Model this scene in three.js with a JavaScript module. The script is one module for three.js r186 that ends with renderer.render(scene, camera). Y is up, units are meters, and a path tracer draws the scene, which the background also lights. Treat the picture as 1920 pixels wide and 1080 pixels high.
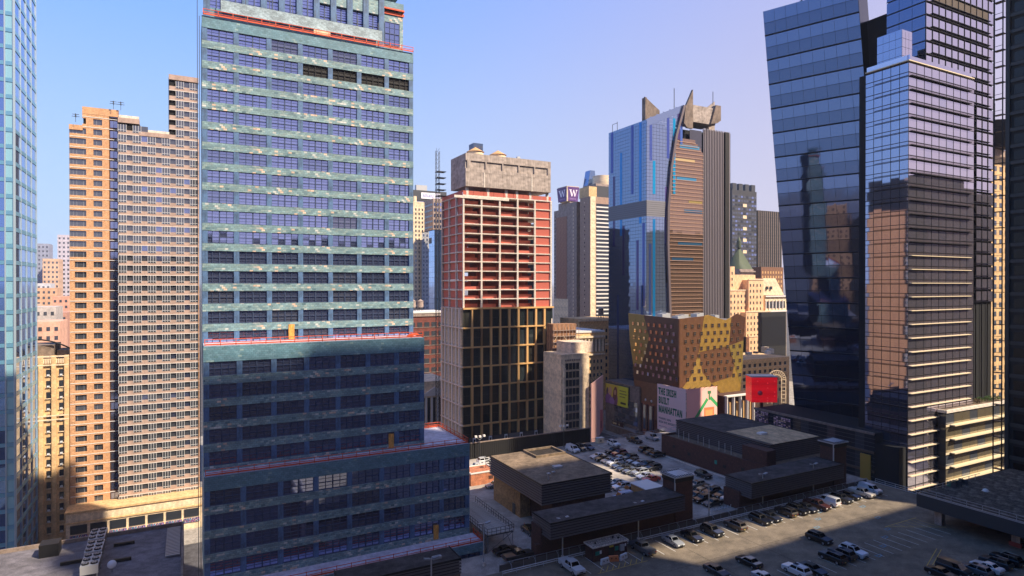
import * as THREE from 'three';
import { mergeGeometries } from 'three/addons/utils/BufferGeometryUtils.js';

// ---------------------------------------------------------------- camera, sky, sun, exposure
// World: x runs along the cross streets, -z along the avenues, y = 0 is street level.
const scene = new THREE.Scene();
const EYE = 72;                                   // height of the window the view is taken from
const camera = new THREE.PerspectiveCamera(49.85, 16 / 9, 0.5, 9000);
const TURN = 27.7 * Math.PI / 180;
camera.position.set(0, EYE, 0);
camera.lookAt(Math.sin(TURN) * 100, EYE - 0.43, -Math.cos(TURN) * 100);
const renderer = new THREE.WebGLRenderer();
renderer.toneMapping = THREE.LinearToneMapping;
renderer.toneMappingExposure = 1.78;
renderer.shadowMap.enabled = true;

const SUN = new THREE.Vector3(0.6, 1.0, 0.78).normalize();
const sun = new THREE.DirectionalLight(new THREE.Color(1, 0.84, 0.64), 5);
sun.position.copy(SUN).multiplyScalar(900).add(new THREE.Vector3(110, 0, -160));
sun.target.position.set(110, 0, -160);
sun.castShadow = true; sun.shadow.radius = 1.6; sun.shadow.mapSize.set(4096, 4096);
Object.assign(sun.shadow.camera, { left: -420, right: 420, top: 420, bottom: -420, near: 10, far: 2200 });
scene.add(sun, sun.target);

{ // clear spring sky: deep blue to the left, paler and lilac towards the right of the view
  const W = 1024, H = 512, d = new Float32Array(W * H * 4);
  const mix = (a, b, t) => a + (b - a) * t, sm = (t) => { t = Math.min(1, Math.max(0, t)); return t * t * (3 - 2 * t); };
  for (let j = 0; j < H; j++) for (let i = 0; i < W; i++) {
    const el = ((j + 0.5) / H - 0.5) * Math.PI, az = ((i + 0.5) / W - 0.5) * 2 * Math.PI;
    const x = Math.cos(az), z = Math.sin(az);
    let phi = Math.atan2(z, x) - Math.atan2(-Math.cos(TURN), Math.sin(TURN));
    phi = Math.atan2(Math.sin(phi), Math.cos(phi)) * 180 / Math.PI;      // 0 = view axis, + right
    const side = phi > 140 ? 1 - sm((phi - 140) / 80) : phi < -140 ? sm((-100 - phi - 40) / 80) * 0.5 + 0 : sm((phi + 34) / 90);
    const e = Math.max(0, el) * 180 / Math.PI, k = sm(e / 34) * 0.8 + sm(e / 90) * 0.2;
    const hz = [mix(0.31, 0.43, side), mix(0.43, 0.365, side), mix(0.60, 0.43, side)];
    const mid = [mix(0.05, 0.27, side), mix(0.205, 0.27, side), mix(0.66, 0.46, side)];
    const o = (j * W + i) * 4;
    for (let c = 0; c < 3; c++) d[o + c] = el < 0 ? [0.16, 0.15, 0.15][c] : mix(hz[c], mid[c], k) * mix(1, 0.42, sm((e - 26) / 50));
    d[o + 3] = 1;
  }
  const sky = new THREE.DataTexture(d, W, H, THREE.RGBAFormat, THREE.FloatType);
  sky.mapping = THREE.EquirectangularReflectionMapping; sky.magFilter = THREE.LinearFilter; sky.minFilter = THREE.LinearFilter; sky.needsUpdate = true;
  scene.background = sky; scene.environment = sky;
}

// ---------------------------------------------------------------- helpers
let seed = 7;
const rnd = () => { seed = (seed * 1664525 + 1013904223) >>> 0; return seed / 4294967296; };
const rr = (a, b) => a + (b - a) * rnd();
const names = new Map();
function numbered(n) { const k = names.get(n) ?? 0; names.set(n, k + 1); return k ? n + '_' + String(k).padStart(3, '0') : n; }
function add(o, label, category, group, kind) {
  o.name = numbered(o.name);
  if (label) o.userData.label = label;
  if (category) o.userData.category = category;
  if (group) o.userData.group = group;
  if (kind) o.userData.kind = kind;
  scene.add(o); return o;
}
function thing(name, label, category, u = 0, v = 0, h = -EYE, turn = 0, group) {
  const g = new THREE.Group(); g.name = name; g.position.set(u, h + EYE, -v); g.rotation.y = turn;
  return add(g, label, category, group);
}
const shade = (m) => { m.castShadow = true; m.receiveShadow = true; return m; };
function part(parent, name, geo, mat, x = 0, y = 0, z = 0) {
  const m = shade(new THREE.Mesh(geo, mat)); m.name = name; m.position.set(x, y, z); parent.add(m); return m;
}
// boxes share geometry by size; uv in metres
const boxes = new Map();
function bx(w, h, d) {
  const k = w.toFixed(3) + '|' + h.toFixed(3) + '|' + d.toFixed(3);
  if (!boxes.has(k)) {
    const g = new THREE.BoxGeometry(w, h, d), uv = g.attributes.uv, p = g.attributes.position, n = g.attributes.normal;
    for (let i = 0; i < uv.count; i++) {
      if (Math.abs(n.getX(i)) > 0.5) uv.setXY(i, p.getZ(i), p.getY(i));
      else if (Math.abs(n.getY(i)) > 0.5) uv.setXY(i, p.getX(i), p.getZ(i));
      else uv.setXY(i, p.getX(i), p.getY(i));
    }
    boxes.set(k, g);
  }
  return boxes.get(k);
}
const bxAt = (x, y, z, w, h, d) => bx(w, h, d).clone().translate(x, y, z);        // centred box
const bxMin = (x0, y0, z0, x1, y1, z1) => bxAt((x0 + x1) / 2, (y0 + y1) / 2, (z0 + z1) / 2, Math.abs(x1 - x0), Math.abs(y1 - y0), Math.abs(z1 - z0));
const merge = (list) => mergeGeometries(list.map((g) => g.index ? g.toNonIndexed() : g));
function bar(a, b, r, seg = 6) {   // round bar between two points
  const A = new THREE.Vector3(...a), B = new THREE.Vector3(...b), L = A.distanceTo(B);
  const g = new THREE.CylinderGeometry(r, r, L, seg);
  g.applyQuaternion(new THREE.Quaternion().setFromUnitVectors(new THREE.Vector3(0, 1, 0), B.clone().sub(A).normalize()));
  return g.translate((A.x + B.x) / 2, (A.y + B.y) / 2, (A.z + B.z) / 2);
}
function poly(points, depth, bevel = 0) {   // outline in x,y extruded along +z
  const s = new THREE.Shape(points.map((p) => new THREE.Vector2(p[0], p[1])));
  return new THREE.ExtrudeGeometry(s, { depth, bevelEnabled: bevel > 0, bevelSize: bevel, bevelThickness: bevel, bevelSegments: 1 });
}
function tri(list) {   // list of quads [a,b,c,d] -> flat geometry with uv in metres
  const pos = [], uv = [];
  for (const q of list) {
    const P = q.map((p) => new THREE.Vector3(...p)), X = P[1].clone().sub(P[0]), w = X.length(), Yl = P[3].distanceTo(P[0]);
    const U = [[0, 0], [w, 0], [w, Yl], [0, Yl]];
    for (const i of [0, 1, 2, 0, 2, 3]) { pos.push(P[i].x, P[i].y, P[i].z); uv.push(...U[i]); }
  }
  const g = new THREE.BufferGeometry();
  g.setAttribute('position', new THREE.Float32BufferAttribute(pos, 3)); g.setAttribute('uv', new THREE.Float32BufferAttribute(uv, 2));
  g.computeVertexNormals(); return g;
}
// A facade frame: a = to the right as seen from outside, b = height above street, c = outwards
const FR = { front: [0, (a, c) => [a, c]], west: [-Math.PI / 2], east: [Math.PI / 2] };
function face(kind, u, v) {
  return {
    turn: FR[kind][0],
    at: (a, b, c) => kind === 'front' ? [u + a, b, -v + c] : kind === 'west' ? [u - c, b, -v + a] : [u + c, b, -v - a],
  };
}
function onFace(parent, name, geo, mat, F, a, b, c, tilt = 0) {   // geo centred; parent is a Group whose own origin is subtracted
  const m = shade(new THREE.Mesh(geo, mat)); m.name = name;
  const p = F.at(a, b, c); m.position.set(p[0] - parent.position.x, p[1] - parent.position.y, p[2] - parent.position.z);
  m.rotation.order = 'YXZ'; m.rotation.set(tilt ? rr(-tilt, tilt) : 0, F.turn + (tilt ? rr(-tilt, tilt) : 0), 0);
  parent.add(m); return m;
}
function geoOnFace(geo, F, a, b, c) { const p = F.at(a, b, c); return geo.clone().rotateY(F.turn).translate(...p); }
function mergedPart(parent, name, list, mat, kind) {  // list in world coordinates
  const g = merge(list).translate(-parent.position.x, -parent.position.y, -parent.position.z);
  const m = part(parent, name, g, mat); if (kind) m.userData.kind = kind; return m;
}

// ---------------------------------------------------------------- textures
function noise2(W, H, sx, sy) {      // tileable value noise
  const nx = Math.max(1, Math.round(W / sx)), ny = Math.max(1, Math.round(H / sy)), g = new Float32Array(nx * ny).map(() => rnd()), out = new Float32Array(W * H);
  const s = (t) => t * t * (3 - 2 * t);
  for (let y = 0; y < H; y++) for (let x = 0; x < W; x++) {
    const fx = x / W * nx, fy = y / H * ny, x0 = Math.floor(fx), y0 = Math.floor(fy), tx = s(fx - x0), ty = s(fy - y0), x1 = (x0 + 1) % nx, y1 = (y0 + 1) % ny;
    out[y * W + x] = (g[y0 * nx + x0] * (1 - tx) + g[y0 * nx + x1] * tx) * (1 - ty) + (g[y1 * nx + x0] * (1 - tx) + g[y1 * nx + x1] * tx) * ty;
  }
  return out;
}
function tex(W, H, metresX, metresY, fn) {
  const d = new Uint8Array(W * H * 4);
  for (let y = 0; y < H; y++) for (let x = 0; x < W; x++) {
    const c = fn(x, y), o = (y * W + x) * 4;
    for (let i = 0; i < 3; i++) d[o + i] = Math.max(0, Math.min(255, c[i])); d[o + 3] = 255;
  }
  const t = new THREE.DataTexture(d, W, H); t.colorSpace = THREE.SRGBColorSpace; t.magFilter = THREE.LinearFilter; t.minFilter = THREE.LinearMipmapLinearFilter;
  t.wrapS = t.wrapT = THREE.RepeatWrapping; t.repeat.set(1 / metresX, 1 / metresY); t.needsUpdate = true; return t;
}
function mottled(base, amp, mx, my, opts = {}) {     // stained surface: fine grain + coarse blotches + optional streaks
  const W = 512, H = 512, a = noise2(W, H, 4, 4), b = noise2(W, H, 60, 60), c = noise2(W, H, opts.streak ?? 22, opts.streak ? 130 : 22), e = noise2(W, H, 170, 150);
  return tex(W, H, mx, my, (x, y) => { const i = y * W + x, k = 1 + amp * ((a[i] - 0.5) * 0.9 + (b[i] - 0.5) * 0.9 + (c[i] - 0.5) * 0.8 + (e[i] - 0.5) * 0.7); return base.map((v) => v * k); });
}
function blocks(cols, W, H, mx, my, bw, bh, odd, oddShare, amp, joint) {   // small masonry pieces, each with its own tone
  const bxn = Math.round(mx / bw), byn = Math.round(my / bh), tone = [];
  const patch = noise2(bxn, byn, 5, 3);
  for (let i = 0; i < bxn * byn; i++) { const o = rnd() < oddShare * (0.3 + 1.6 * patch[i] * patch[i] * 1.6); const c = o ? odd[Math.floor(rnd() * odd.length)] : cols[Math.floor(rnd() * cols.length)]; const k = 1 + (rnd() - 0.5) * amp; tone.push(c.map((v) => v * k)); }
  const n = noise2(W, H, 5, 5), m = noise2(W, H, 90, 70);
  return tex(W, H, mx, my, (x, y) => {
    const fy = y / H * byn, r = Math.floor(fy), fx = (x / W * bxn + (r % 2) * 0.5) % bxn, q = Math.floor(fx);
    const jt = (fx - q) * bw < joint || (fy - r) * bh < joint ? 0.8 : 1, k = jt * (0.9 + n[y * W + x] * 0.13 + m[y * W + x] * 0.1);
    return tone[r * bxn + q].map((v) => v * k);
  });
}
function canvas(w, h, draw) {
  const c = document.createElement('canvas'); c.width = w; c.height = h; draw(c.getContext('2d'), w, h);
  const t = new THREE.CanvasTexture(c); t.colorSpace = THREE.SRGBColorSpace; t.magFilter = THREE.LinearFilter; t.anisotropy = 8; return t;
}
const std = (color, roughness = 0.8, metalness = 0, extra = {}) => new THREE.MeshStandardMaterial({ color, roughness, metalness, ...extra });
const tx = (map, roughness = 0.85, metalness = 0) => new THREE.MeshStandardMaterial({ map, roughness, metalness });
const glass = (r, g, b, roughness = 0.04, metalness = 0.85) => new THREE.MeshStandardMaterial({ color: new THREE.Color().setRGB(r, g, b), roughness, metalness });

const M = {
  terracotta: tx(blocks([[114, 144, 150], [122, 152, 156], [106, 136, 144], [130, 154, 154]], 1024, 512, 24, 8, 0.6, 0.33, [[200, 178, 158], [182, 188, 184], [150, 168, 166], [80, 112, 122]], 0.14, 0.16, 0.05), 0.6),
  terracottaPlain: tx(blocks([[94, 132, 146], [88, 126, 140], [100, 136, 150]], 1024, 512, 24, 8, 0.6, 0.33, [[84, 120, 128], [126, 154, 156]], 0.06, 0.1, 0.04), 0.55),
  bluePier: tx(mottled([74, 104, 140], 0.22, 3, 6), 0.6),
  darkCore: std(0x0c0f14, 0.9),
  frameDark: std(0x3c4a66, 0.5, 0.3),
  frameBlue: std(0x53657e, 0.5, 0.2),
  windowBlue: glass(0.36, 0.44, 0.74, 0.05, 0.9),
  windowBlue2: glass(0.30, 0.37, 0.60, 0.07, 0.9),
  windowBlue3: glass(0.22, 0.25, 0.36, 0.12, 0.75),
  windowDark: glass(0.06, 0.07, 0.09, 0.05, 0.6),
  windowMid: glass(0.16, 0.18, 0.22, 0.05, 0.7),
  orange: std(0xd2542e, 0.6),
  membrane: tx(mottled([196, 196, 210], 0.16, 9, 9), 0.8),
  plywood: tx(mottled([200, 145, 70], 0.25, 1.4, 2.6, { streak: 8 }), 0.8),
  sheet: tx(mottled([140, 160, 168], 0.28, 5, 3), 0.5),
  brickOrange: tx(blocks([[202, 154, 114], [208, 160, 120], [196, 148, 108], [212, 166, 126]], 512, 512, 6, 6, 0.24, 0.1, [[182, 126, 88], [224, 176, 132]], 0.14, 0.12, 0.02), 0.85),
  brickBrown: tx(blocks([[78, 50, 42], [84, 54, 44], [70, 45, 38]], 512, 512, 6, 6, 0.24, 0.1, [[60, 38, 34], [98, 66, 54]], 0.2, 0.2, 0.02), 0.85),
  brickDeck: tx(blocks([[74, 46, 40], [68, 43, 38], [80, 50, 43]], 512, 512, 4, 4, 0.2, 0.09, [[55, 36, 32], [88, 58, 50]], 0.15, 0.2, 0.015), 0.85),
  beige: tx(mottled([170, 146, 134], 0.12, 5, 5), 0.8),
  white: std(0xd8d4cf, 0.7), whitePaint: std(0xcfd0d2, 0.5),
  stone: tx(mottled([214, 178, 130], 0.2, 6, 8), 0.85),
  stonePale: tx(mottled([222, 200, 168], 0.18, 5, 7), 0.85),
  stoneGrey: tx(mottled([150, 134, 126], 0.2, 6, 9), 0.85),
  concrete: tx(mottled([158, 146, 138], 0.3, 9, 7, { streak: 10 }), 0.9),
  concreteLight: tx(mottled([206, 196, 184], 0.2, 5, 5), 0.85),
  concreteDark: tx(mottled([120, 106, 96], 0.25, 9, 9), 0.9),
  redNet: new THREE.MeshPhysicalMaterial({ color: 0xdf7c68, roughness: 1, transmission: 0.5, thickness: 0, side: THREE.DoubleSide }),
  redWall: std(0x9a5048, 0.9),
  gold: std(0xcfa46c, 0.5, 0.1),
  goldDark: std(0x8a6640, 0.5, 0.15),
  louver: std(0x4a474a, 0.55, 0.2),
  black: std(0x141416, 0.7), blackMetal: std(0x1c1d20, 0.5, 0.4),
  roofDark: tx(mottled([62, 58, 58], 0.5, 12, 12), 0.95),
  roofGrey: tx(mottled([100, 97, 103], 0.28, 17, 14), 0.9),
  roofTan: tx(mottled([116, 100, 82], 0.3, 9, 9), 0.95),
  asphalt: tx(mottled([112, 102, 88], 0.2, 23, 19), 0.92),
  deckConcrete: tx(mottled([158, 150, 142], 0.18, 19, 17), 0.9),
  street: tx(mottled([74, 74, 78], 0.3, 12, 12), 0.95),
  pavement: tx(mottled([150, 146, 140], 0.2, 8, 8), 0.9),
  paintWhite: std(0xc9c9c6, 0.8), paintYellow: std(0xb99a45, 0.8), paintBlue: std(0x4a7f9c, 0.8),
  steel: std(0x9a9ea4, 0.45, 0.6), steelDark: std(0x4a4d52, 0.5, 0.5), galv: std(0xb4b6b8, 0.5, 0.4),
  rubber: std(0x101011, 0.9), chrome: std(0xc8c8cc, 0.2, 0.9),
  roofSunPaint: tx(mottled([196, 166, 126], 0.2, 9, 9), 0.95), louverBack: std(0x141315, 0.9), sunLedge: std(0xd6c7a8, 0.6, 0.1),  // first one: sunlit roof tone put into its colour
  leaf: std(0x3c5a26, 0.9), copper: std(0x47523e, 0.7, 0.1),
};
// ---------------------------------------------------------------- the setting
{
  const g = new THREE.PlaneGeometry(9000, 9000); g.rotateX(-Math.PI / 2);
  const uv = g.attributes.uv; for (let i = 0; i < uv.count; i++) uv.setXY(i, uv.getX(i) * 9000, uv.getY(i) * 9000);
  const m = shade(new THREE.Mesh(g, M.street)); m.name = 'ground'; m.position.y = -0.02; add(m, null, null, null, 'structure');
  const pave = (n, u0, u1, v0, v1) => { const p = shade(new THREE.Mesh(bxMin(u0, 0, -v1, u1, 0.14, -v0), M.pavement)); p.name = n; add(p, null, null, null, 'structure'); };
  pave('pavement', 45, 157, 36, 169); pave('pavement', 181, 270, 60, 172); pave('pavement', 84, 166, 194, 330); pave('pavement', 180, 400, 194, 330); pave('pavement', -70, 8, 194, 330);
}
{ // parking deck on the roof of the terminal, its body below it
  const s = new THREE.Shape([[24, 30], [155, 30], [155, 163], [50, 163], [50, 104.2], [24, 104.2]].map((p) => new THREE.Vector2(...p)));
  const g = new THREE.ExtrudeGeometry(s, { depth: 1.2, bevelEnabled: false }); g.rotateX(-Math.PI / 2); g.translate(0, 20.8 - 0.004, 0);
  const d = shade(new THREE.Mesh(g, M.deckConcrete)); d.name = 'parking_deck'; add(d, null, null, null, 'structure');
  const sheet = (name, u0, u1, v0, v1, y, m) => { const q = shade(new THREE.Mesh(tri([[[u0, y, -v0], [u1, y, -v0], [u1, y, -v1], [u0, y, -v1]]]), m)); q.name = name; add(q, null, null, null, 'structure'); return q; };
  sheet('parking_lot', 24.2, 154.6, 30.2, 96.4, 22.004, M.asphalt);
  const b = thing('bus_terminal', 'brick body of the terminal below the rooftop parking deck', 'building', 100, 100, -EYE);
  mergedPart(b, 'wall', [bxMin(26, 0.2, -102, 154, 20.7, -32), bxMin(52, 0.2, -161.5, 154, 20.7, -102.1)], M.brickDeck);
  // painted bays and markings
  const marks = (name, label, list, m) => { const q = shade(new THREE.Mesh(merge(list.map(([u0, v0, u1, v1, w, y]) => {
    const dx = u1 - u0, dz = -(v1 - v0), L = Math.hypot(dx, dz);
    return bx(w, 0.003, L).clone().rotateY(Math.atan2(dx, dz)).translate((u0 + u1) / 2, y ?? 22.01, -(v0 + v1) / 2);
  })), m)); q.name = name; add(q, null, null, null, 'structure'); };
  const bay = []; for (let u = 62; u < 150; u += 2.75) bay.push([u, 88.6, u, 94.4, 0.12]);
  for (let u = 78; u < 136; u += 2.75) { bay.push([u, 69, u, 74.6, 0.1]); }
  for (let u = 110; u < 136; u += 2.75) bay.push([u, 55, u, 60, 0.1]);
  for (let u = 103; u < 140; u += 2.7) bay.push([u, 153.4, u, 159, 0.12, 22.006]);
  marks('bay_marking', '', bay, M.paintWhite);
  const yl = []; for (let k = 0; k < 8; k++) yl.push([63.5 + k * 1.3, 88, 65.2 + k * 1.3, 89.7, 0.12]); yl.push([63, 88, 74, 88, 0.12]);
  yl.push([128, 77.5, 139, 77.5, 0.14], [128, 77.5, 139, 71.5, 0.14]); for (let k = 0; k < 6; k++) yl.push([130 + k * 1.6, 77.4, 130 + k * 1.6, 76.4 - k * 0.85, 0.1]);
  yl.push([116, 63, 126, 66.5, 0.12], [116.4, 62.4, 126.4, 65.9, 0.12]);
  marks('hatch_marking', '', yl, M.paintYellow);
  const bl = []; for (const [u, v] of [[114.5, 83.5], [118.8, 86.4], [123, 89], [112.6, 69.4], [117.5, 71.6], [122, 74], [126.5, 76.2], [134.5, 86.6], [131, 81]]) {
    bl.push([u, v, u + 1.2, v + 0.1, 0.16], [u + 1.2, v, u + 1.6, v + 0.8, 0.16], [u, v + 0.1, u + 0.2, v + 0.9, 0.16], [u + 0.3, v + 0.6, u + 1.3, v + 0.7, 0.14]);
  }
  marks('access_marking', '', bl, M.paintBlue);
  const jn = []; jn.push([70, 58, 131, 58, 0.1], [84, 40, 84, 96, 0.09], [97.5, 40, 97.5, 88, 0.09], [60, 83, 140, 83, 0.06]);
  marks('expansion_joint', '', jn, std(0x2c2825, 0.95));
}
// ---------------------------------------------------------------- blue-green tower with setbacks
{
  const T = thing('setback_tower', 'tall blue green terracotta office tower with stepped terraces and orange rails', 'building', 21, 119, -EYE);
  const U0 = 2.4;
  const FRAMES = new Map();
  const spans = new Map();
  function spandrelGeo(w, h, d) {   // eight pieces per size, each showing another stretch of the glazed blocks
    const k = w.toFixed(2) + h.toFixed(2); if (!spans.has(k)) spans.set(k, Array.from({ length: 8 }, () => { const g = bx(w, h, d).clone(), uv = g.attributes.uv, du = rr(0, 24), dv = rr(0, 8); for (let i = 0; i < uv.count; i++) uv.setXY(i, uv.getX(i) + du, uv.getY(i) + dv); return g; }));
    return spans.get(k)[Math.floor(rnd() * 8)];
  }
  function windowGeo(w, h, n, bars) {
    const k = [w.toFixed(2), h.toFixed(2), n, bars].join();
    if (!FRAMES.has(k)) {
      const fr = [], pw = w / n, pane = [];
      for (let i = 0; i <= n; i++) { const t = i === n / 2 ? 0.18 : 0.08; fr.push(bxAt(-w / 2 + i * pw, 0, 0, t, h, 0.12)); }
      fr.push(bxAt(0, h / 2 - 0.05, 0, w, 0.1, 0.12), bxAt(0, -h / 2 + 0.05, 0, w, 0.1, 0.12), bxAt(0, 0, 0.03, w, 0.09, 0.12));
      for (let i = 1; i <= bars; i++) if (Math.abs(i / (bars + 1) - 0.5) > 0.05) fr.push(bxAt(0, -h / 2 + h * i / (bars + 1), -0.01, w, 0.035, 0.05));
      const v = [0, 1, 2].map(() => { const L = []; for (let i = 0; i < n; i++) for (let j = 0; j < 2; j++) { const p = bx(pw - 0.02, h / 2 - 0.02, 0.02).clone(); p.rotateX(rr(-0.012, 0.012)).rotateY(rr(-0.012, 0.012)).translate(-w / 2 + (i + 0.5) * pw, (j - 0.5) * h / 2, -0.06 + j * 0.03); L.push(p); } return merge(L); });
      FRAMES.set(k, { fr: merge(fr), v });
    }
    return FRAMES.get(k);
  }
  // one tier: front face with rows of bay windows between proud piers and spandrels
  function tier(u1, v, vb, b0, b1, bays, rows, winH, pitch, topBand, mat, skip = {}) {
    const W = u1 - U0, F = face('front', U0, v), bw = W / bays, pier = 0.86, ww = bw - pier;
    mergedPart(T, 'core', [bxMin(U0 + 0.3, b0, -vb, u1 - 0.3, b1 - 0.2, -v - 0.42)], M.darkCore);
    onFace(T, 'side_wall', bx(vb - v - 0.5, b1 - b0 - 0.1, 0.3), mat, face('west', U0 + 0.3, (v + vb) / 2 + 0.25), 0, (b0 + b1) / 2 - 0.05, 0.14);
    onFace(T, 'side_wall', bx(vb - v - 0.5, b1 - b0 - 0.1, 0.3), mat, face('east', u1 - 0.3, (v + vb) / 2 + 0.25), 0, (b0 + b1) / 2 - 0.05, 0.14);
    for (let i = 0; i <= bays; i++) {
      const a = i * bw, w = i === 0 || i === bays ? pier / 2 + 0.42 : pier, aa = i === 0 ? w / 2 : i === bays ? W - w / 2 : a;
      onFace(T, 'pier', bx(w, b1 - b0 - topBand, 0.42), M.bluePier, F, aa, (b0 + b1 - topBand) / 2, -0.215);
    }
    onFace(T, 'parapet_band', bx(W + 0.04, topBand, 0.5), mat === M.terracotta ? M.terracottaPlain : mat, F, W / 2, b1 - topBand / 2, -0.2);
    let y = b1 - topBand;
    for (let r = 0; r < rows; r++) {
      const yb = y - winH, sp = Math.min(pitch - winH, yb - b0);
      const { fr, v: vs } = windowGeo(ww, winH, 4, 3);
      for (let i = 0; i < bays; i++) {
        const a = (i + 0.5) * bw, vent = skip.vent && r === 1 && i > 2;
        const m = onFace(T, 'window', vs[Math.floor(rnd() * 3)], vent ? M.black : rnd() < 0.66 ? M.windowBlue : rnd() < 0.8 ? M.windowBlue2 : M.windowBlue3, F, a, y - winH / 2, -0.3, 0.006);
        part(m, 'window_frame', fr, vent ? M.blackMetal : M.frameDark, 0, 0, 0.05);
      }
      if (sp > 0.1) onFace(T, 'spandrel', spandrelGeo(W + 0.02, sp, 0.48), M.terracotta, F, W / 2, yb - sp / 2, -0.2 + 0.01 * (r % 2));
      y -= pitch;
    }
  }
  const B = (h) => h + EYE;
  tier(40.3, 119.4, 128, B(-16), B(46.5), 7, 16, 2.2, 3.5, 2.0, M.terracotta, { vent: 1 });
  tier(40.3, 113, 119.2, B(-30.6), B(-10), 7, 5, 2.35, 3.7, 2.6, M.terracotta);
  tier(48.4, 109.9, 126, B(-48.2), B(-30.6), 8, 4, 2.5, 3.8, 2.3, M.terracotta);
  tier(49.2, 105, 109.8, 0, B(-48), 8, 5, 2.6, 4.2, 1.6, M.terracotta);
  // top block: tall windows between deep piers, and the stepped shoulder beside it
  {
    const F = face('front', 3.2, 121.6), W = 31.2, b0 = B(46.6), b1 = B(57), n = 10, bw = W / n;
    mergedPart(T, 'core', [bxMin(3.2, b0, -127.6, 3.2 + W, b1, -122.2)], M.darkCore);
    onFace(T, 'side_wall', bx(5.6, b1 - b0, 0.3), M.terracotta, face('west', 3.2, 125), 0, (b0 + b1) / 2, 0.16);
    for (let i = 0; i <= n; i++) onFace(T, 'pier', bx(1.05, b1 - b0, 0.9), M.bluePier, F, i * bw, (b0 + b1) / 2, 0);
    for (let i = 0; i < n; i++) {
      const low = i > 5, top = b1 - (low ? 3.3 : 1.4), { fr, v } = windowGeo(bw - 1.05, top - b0 - 2.4, 2, 9);
      const m = onFace(T, 'window', v[i % 3], M.windowBlue, F, (i + 0.5) * bw, b0 + 2.4 + (top - b0 - 2.4) / 2, -0.35, 0.004); part(m, 'window_frame', fr, M.frameDark, 0, 0, 0.06);
      onFace(T, 'spandrel', bx(bw - 1, b1 - top, 0.5), M.terracotta, F, (i + 0.5) * bw, (top + b1) / 2, 0);
      onFace(T, 'spandrel', bx(bw - 1, 2.3, 0.5), M.terracottaPlain, F, (i + 0.5) * bw, b0 + 1.2, -0.1);
    }
    onFace(T, 'protective_sheet', bx(28.8, 2.0, 0.12), M.sheet, F, 16.6, b0 + 2.5, 1.35);
    mergedPart(T, 'scaffold', [0, 4, 8, 12, 16, 20, 24, 28].map((k) => bxMin(5.4 + k, b0 + 0.3, -120.4, 5.5 + k, b0 + 5, -120.3)), M.steelDark);
    // shoulder on the right
    mergedPart(T, 'core', [bxMin(34.5, b0, -127.4, 39.0, B(54.4), -121.9), bxMin(34.5, B(54.4), -127, 38.2, B(55.6), -122.5), bxMin(34.5, B(56.8), -127, 37.6, B(58.6), -123)], M.terracotta);
    const G = face('front', 34.5, 121.6), { fr, v } = windowGeo(3.0, 4.6, 3, 3);
    const m = onFace(T, 'window', v[0], M.windowBlue2, G, 2.2, b0 + 3.9, -0.14); part(m, 'window_frame', fr, M.frameDark, 0, 0, 0.05);
    mergedPart(T, 'ledge', [bxMin(34.4, B(55.5), -127.6, 39.0, B(56.8), -121.4), bxMin(34.4, B(58.5), -127.5, 38.4, B(59.6), -121.6)], M.terracottaPlain);
    mergedPart(T, 'edge_board', [bxMin(34.3, B(55.2), -121.45, 39.1, B(55.5), -121.2), bxMin(39.0, B(55.2), -127, 39.15, B(55.5), -121.5), bxMin(22, B(57), -121.3, 34.2, B(57.6), -120.9), bxMin(34.3, B(54.4), -121.9, 39.2, B(54.9), -121.7), bxMin(34.3, B(58.2), -121.65, 38.5, B(58.5), -121.4)], M.orange);
    onFace(T, 'plank_stack', bx(3, 0.7, 0.6), M.stonePale, face('front', 22, 120), 0.6, b0 + 0.8, 0.1);
  }
  // terraces and orange safety rails
  const terrace = (u1, va, vb, h) => mergedPart(T, 'terrace', [bxMin(U0 + 0.1, B(h), -vb, u1 - 0.15, B(h) + 0.12, -va - 0.1)], M.membrane);
  terrace(40.3, 119.4, 127.8, 46.38); terrace(40.3, 113, 119.3, -10.1); terrace(48.4, 109.9, 126, -30.7); terrace(49.2, 105, 109.8, -48.1);
  const rail = (pts, h) => {
    const L = [];
    for (let k = 0; k + 1 < pts.length; k++) {
      const [a, b] = [pts[k], pts[k + 1]], len = Math.hypot(b[0] - a[0], b[1] - a[1]), n = Math.round(len / 2.4);
      for (const y of [0.55, 1.05]) L.push(bar([a[0], B(h) + y, -a[1]], [b[0], B(h) + y, -b[1]], 0.06, 5));
      L.push(bxMin(Math.min(a[0], b[0]) - 0.05, B(h) + 0.13, -Math.max(a[1], b[1]) - 0.05, Math.max(a[0], b[0]) + 0.05, B(h) + 0.36, -Math.min(a[1], b[1]) + 0.05));
      for (let i = 0; i <= n; i++) { const x = a[0] + (b[0] - a[0]) * i / n, v = a[1] + (b[1] - a[1]) * i / n; L.push(bxAt(x, B(h) + 0.6, -v, 0.1, 1.1, 0.1)); }
    }
    mergedPart(T, 'safety_rail', L, M.orange);
  };
  rail([[2.6, 119.1], [40.2, 119.1]], 46.5); rail([[2.6, 113.2], [40.1, 113.2]], -10); rail([[2.6, 110.1], [48.2, 110.1], [48.2, 125.8], [41, 125.8]], -30.6); rail([[2.6, 105.2], [49.0, 105.2], [49.0, 109.4]], -48);
  for (const [u, v, h] of [[17.0, 119.4, -10], [33.8, 113, -30.6], [41.5, 109.9, -48]]) onFace(T, 'plywood_door', bx(1.0, 2.7, 0.1), M.plywood, face('front', u, v), 0, B(h) + 1.5, 0.06);
  mergedPart(T, 'debris_pile', [0, 1, 2, 3, 4].map((k) => bxAt(38 + k * 0.45, B(-10) + 0.35 + (k % 2) * 0.2, -114.4 - k * 0.5, 1.2, 0.2, 0.35).rotateY(0)), M.orange);
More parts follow.
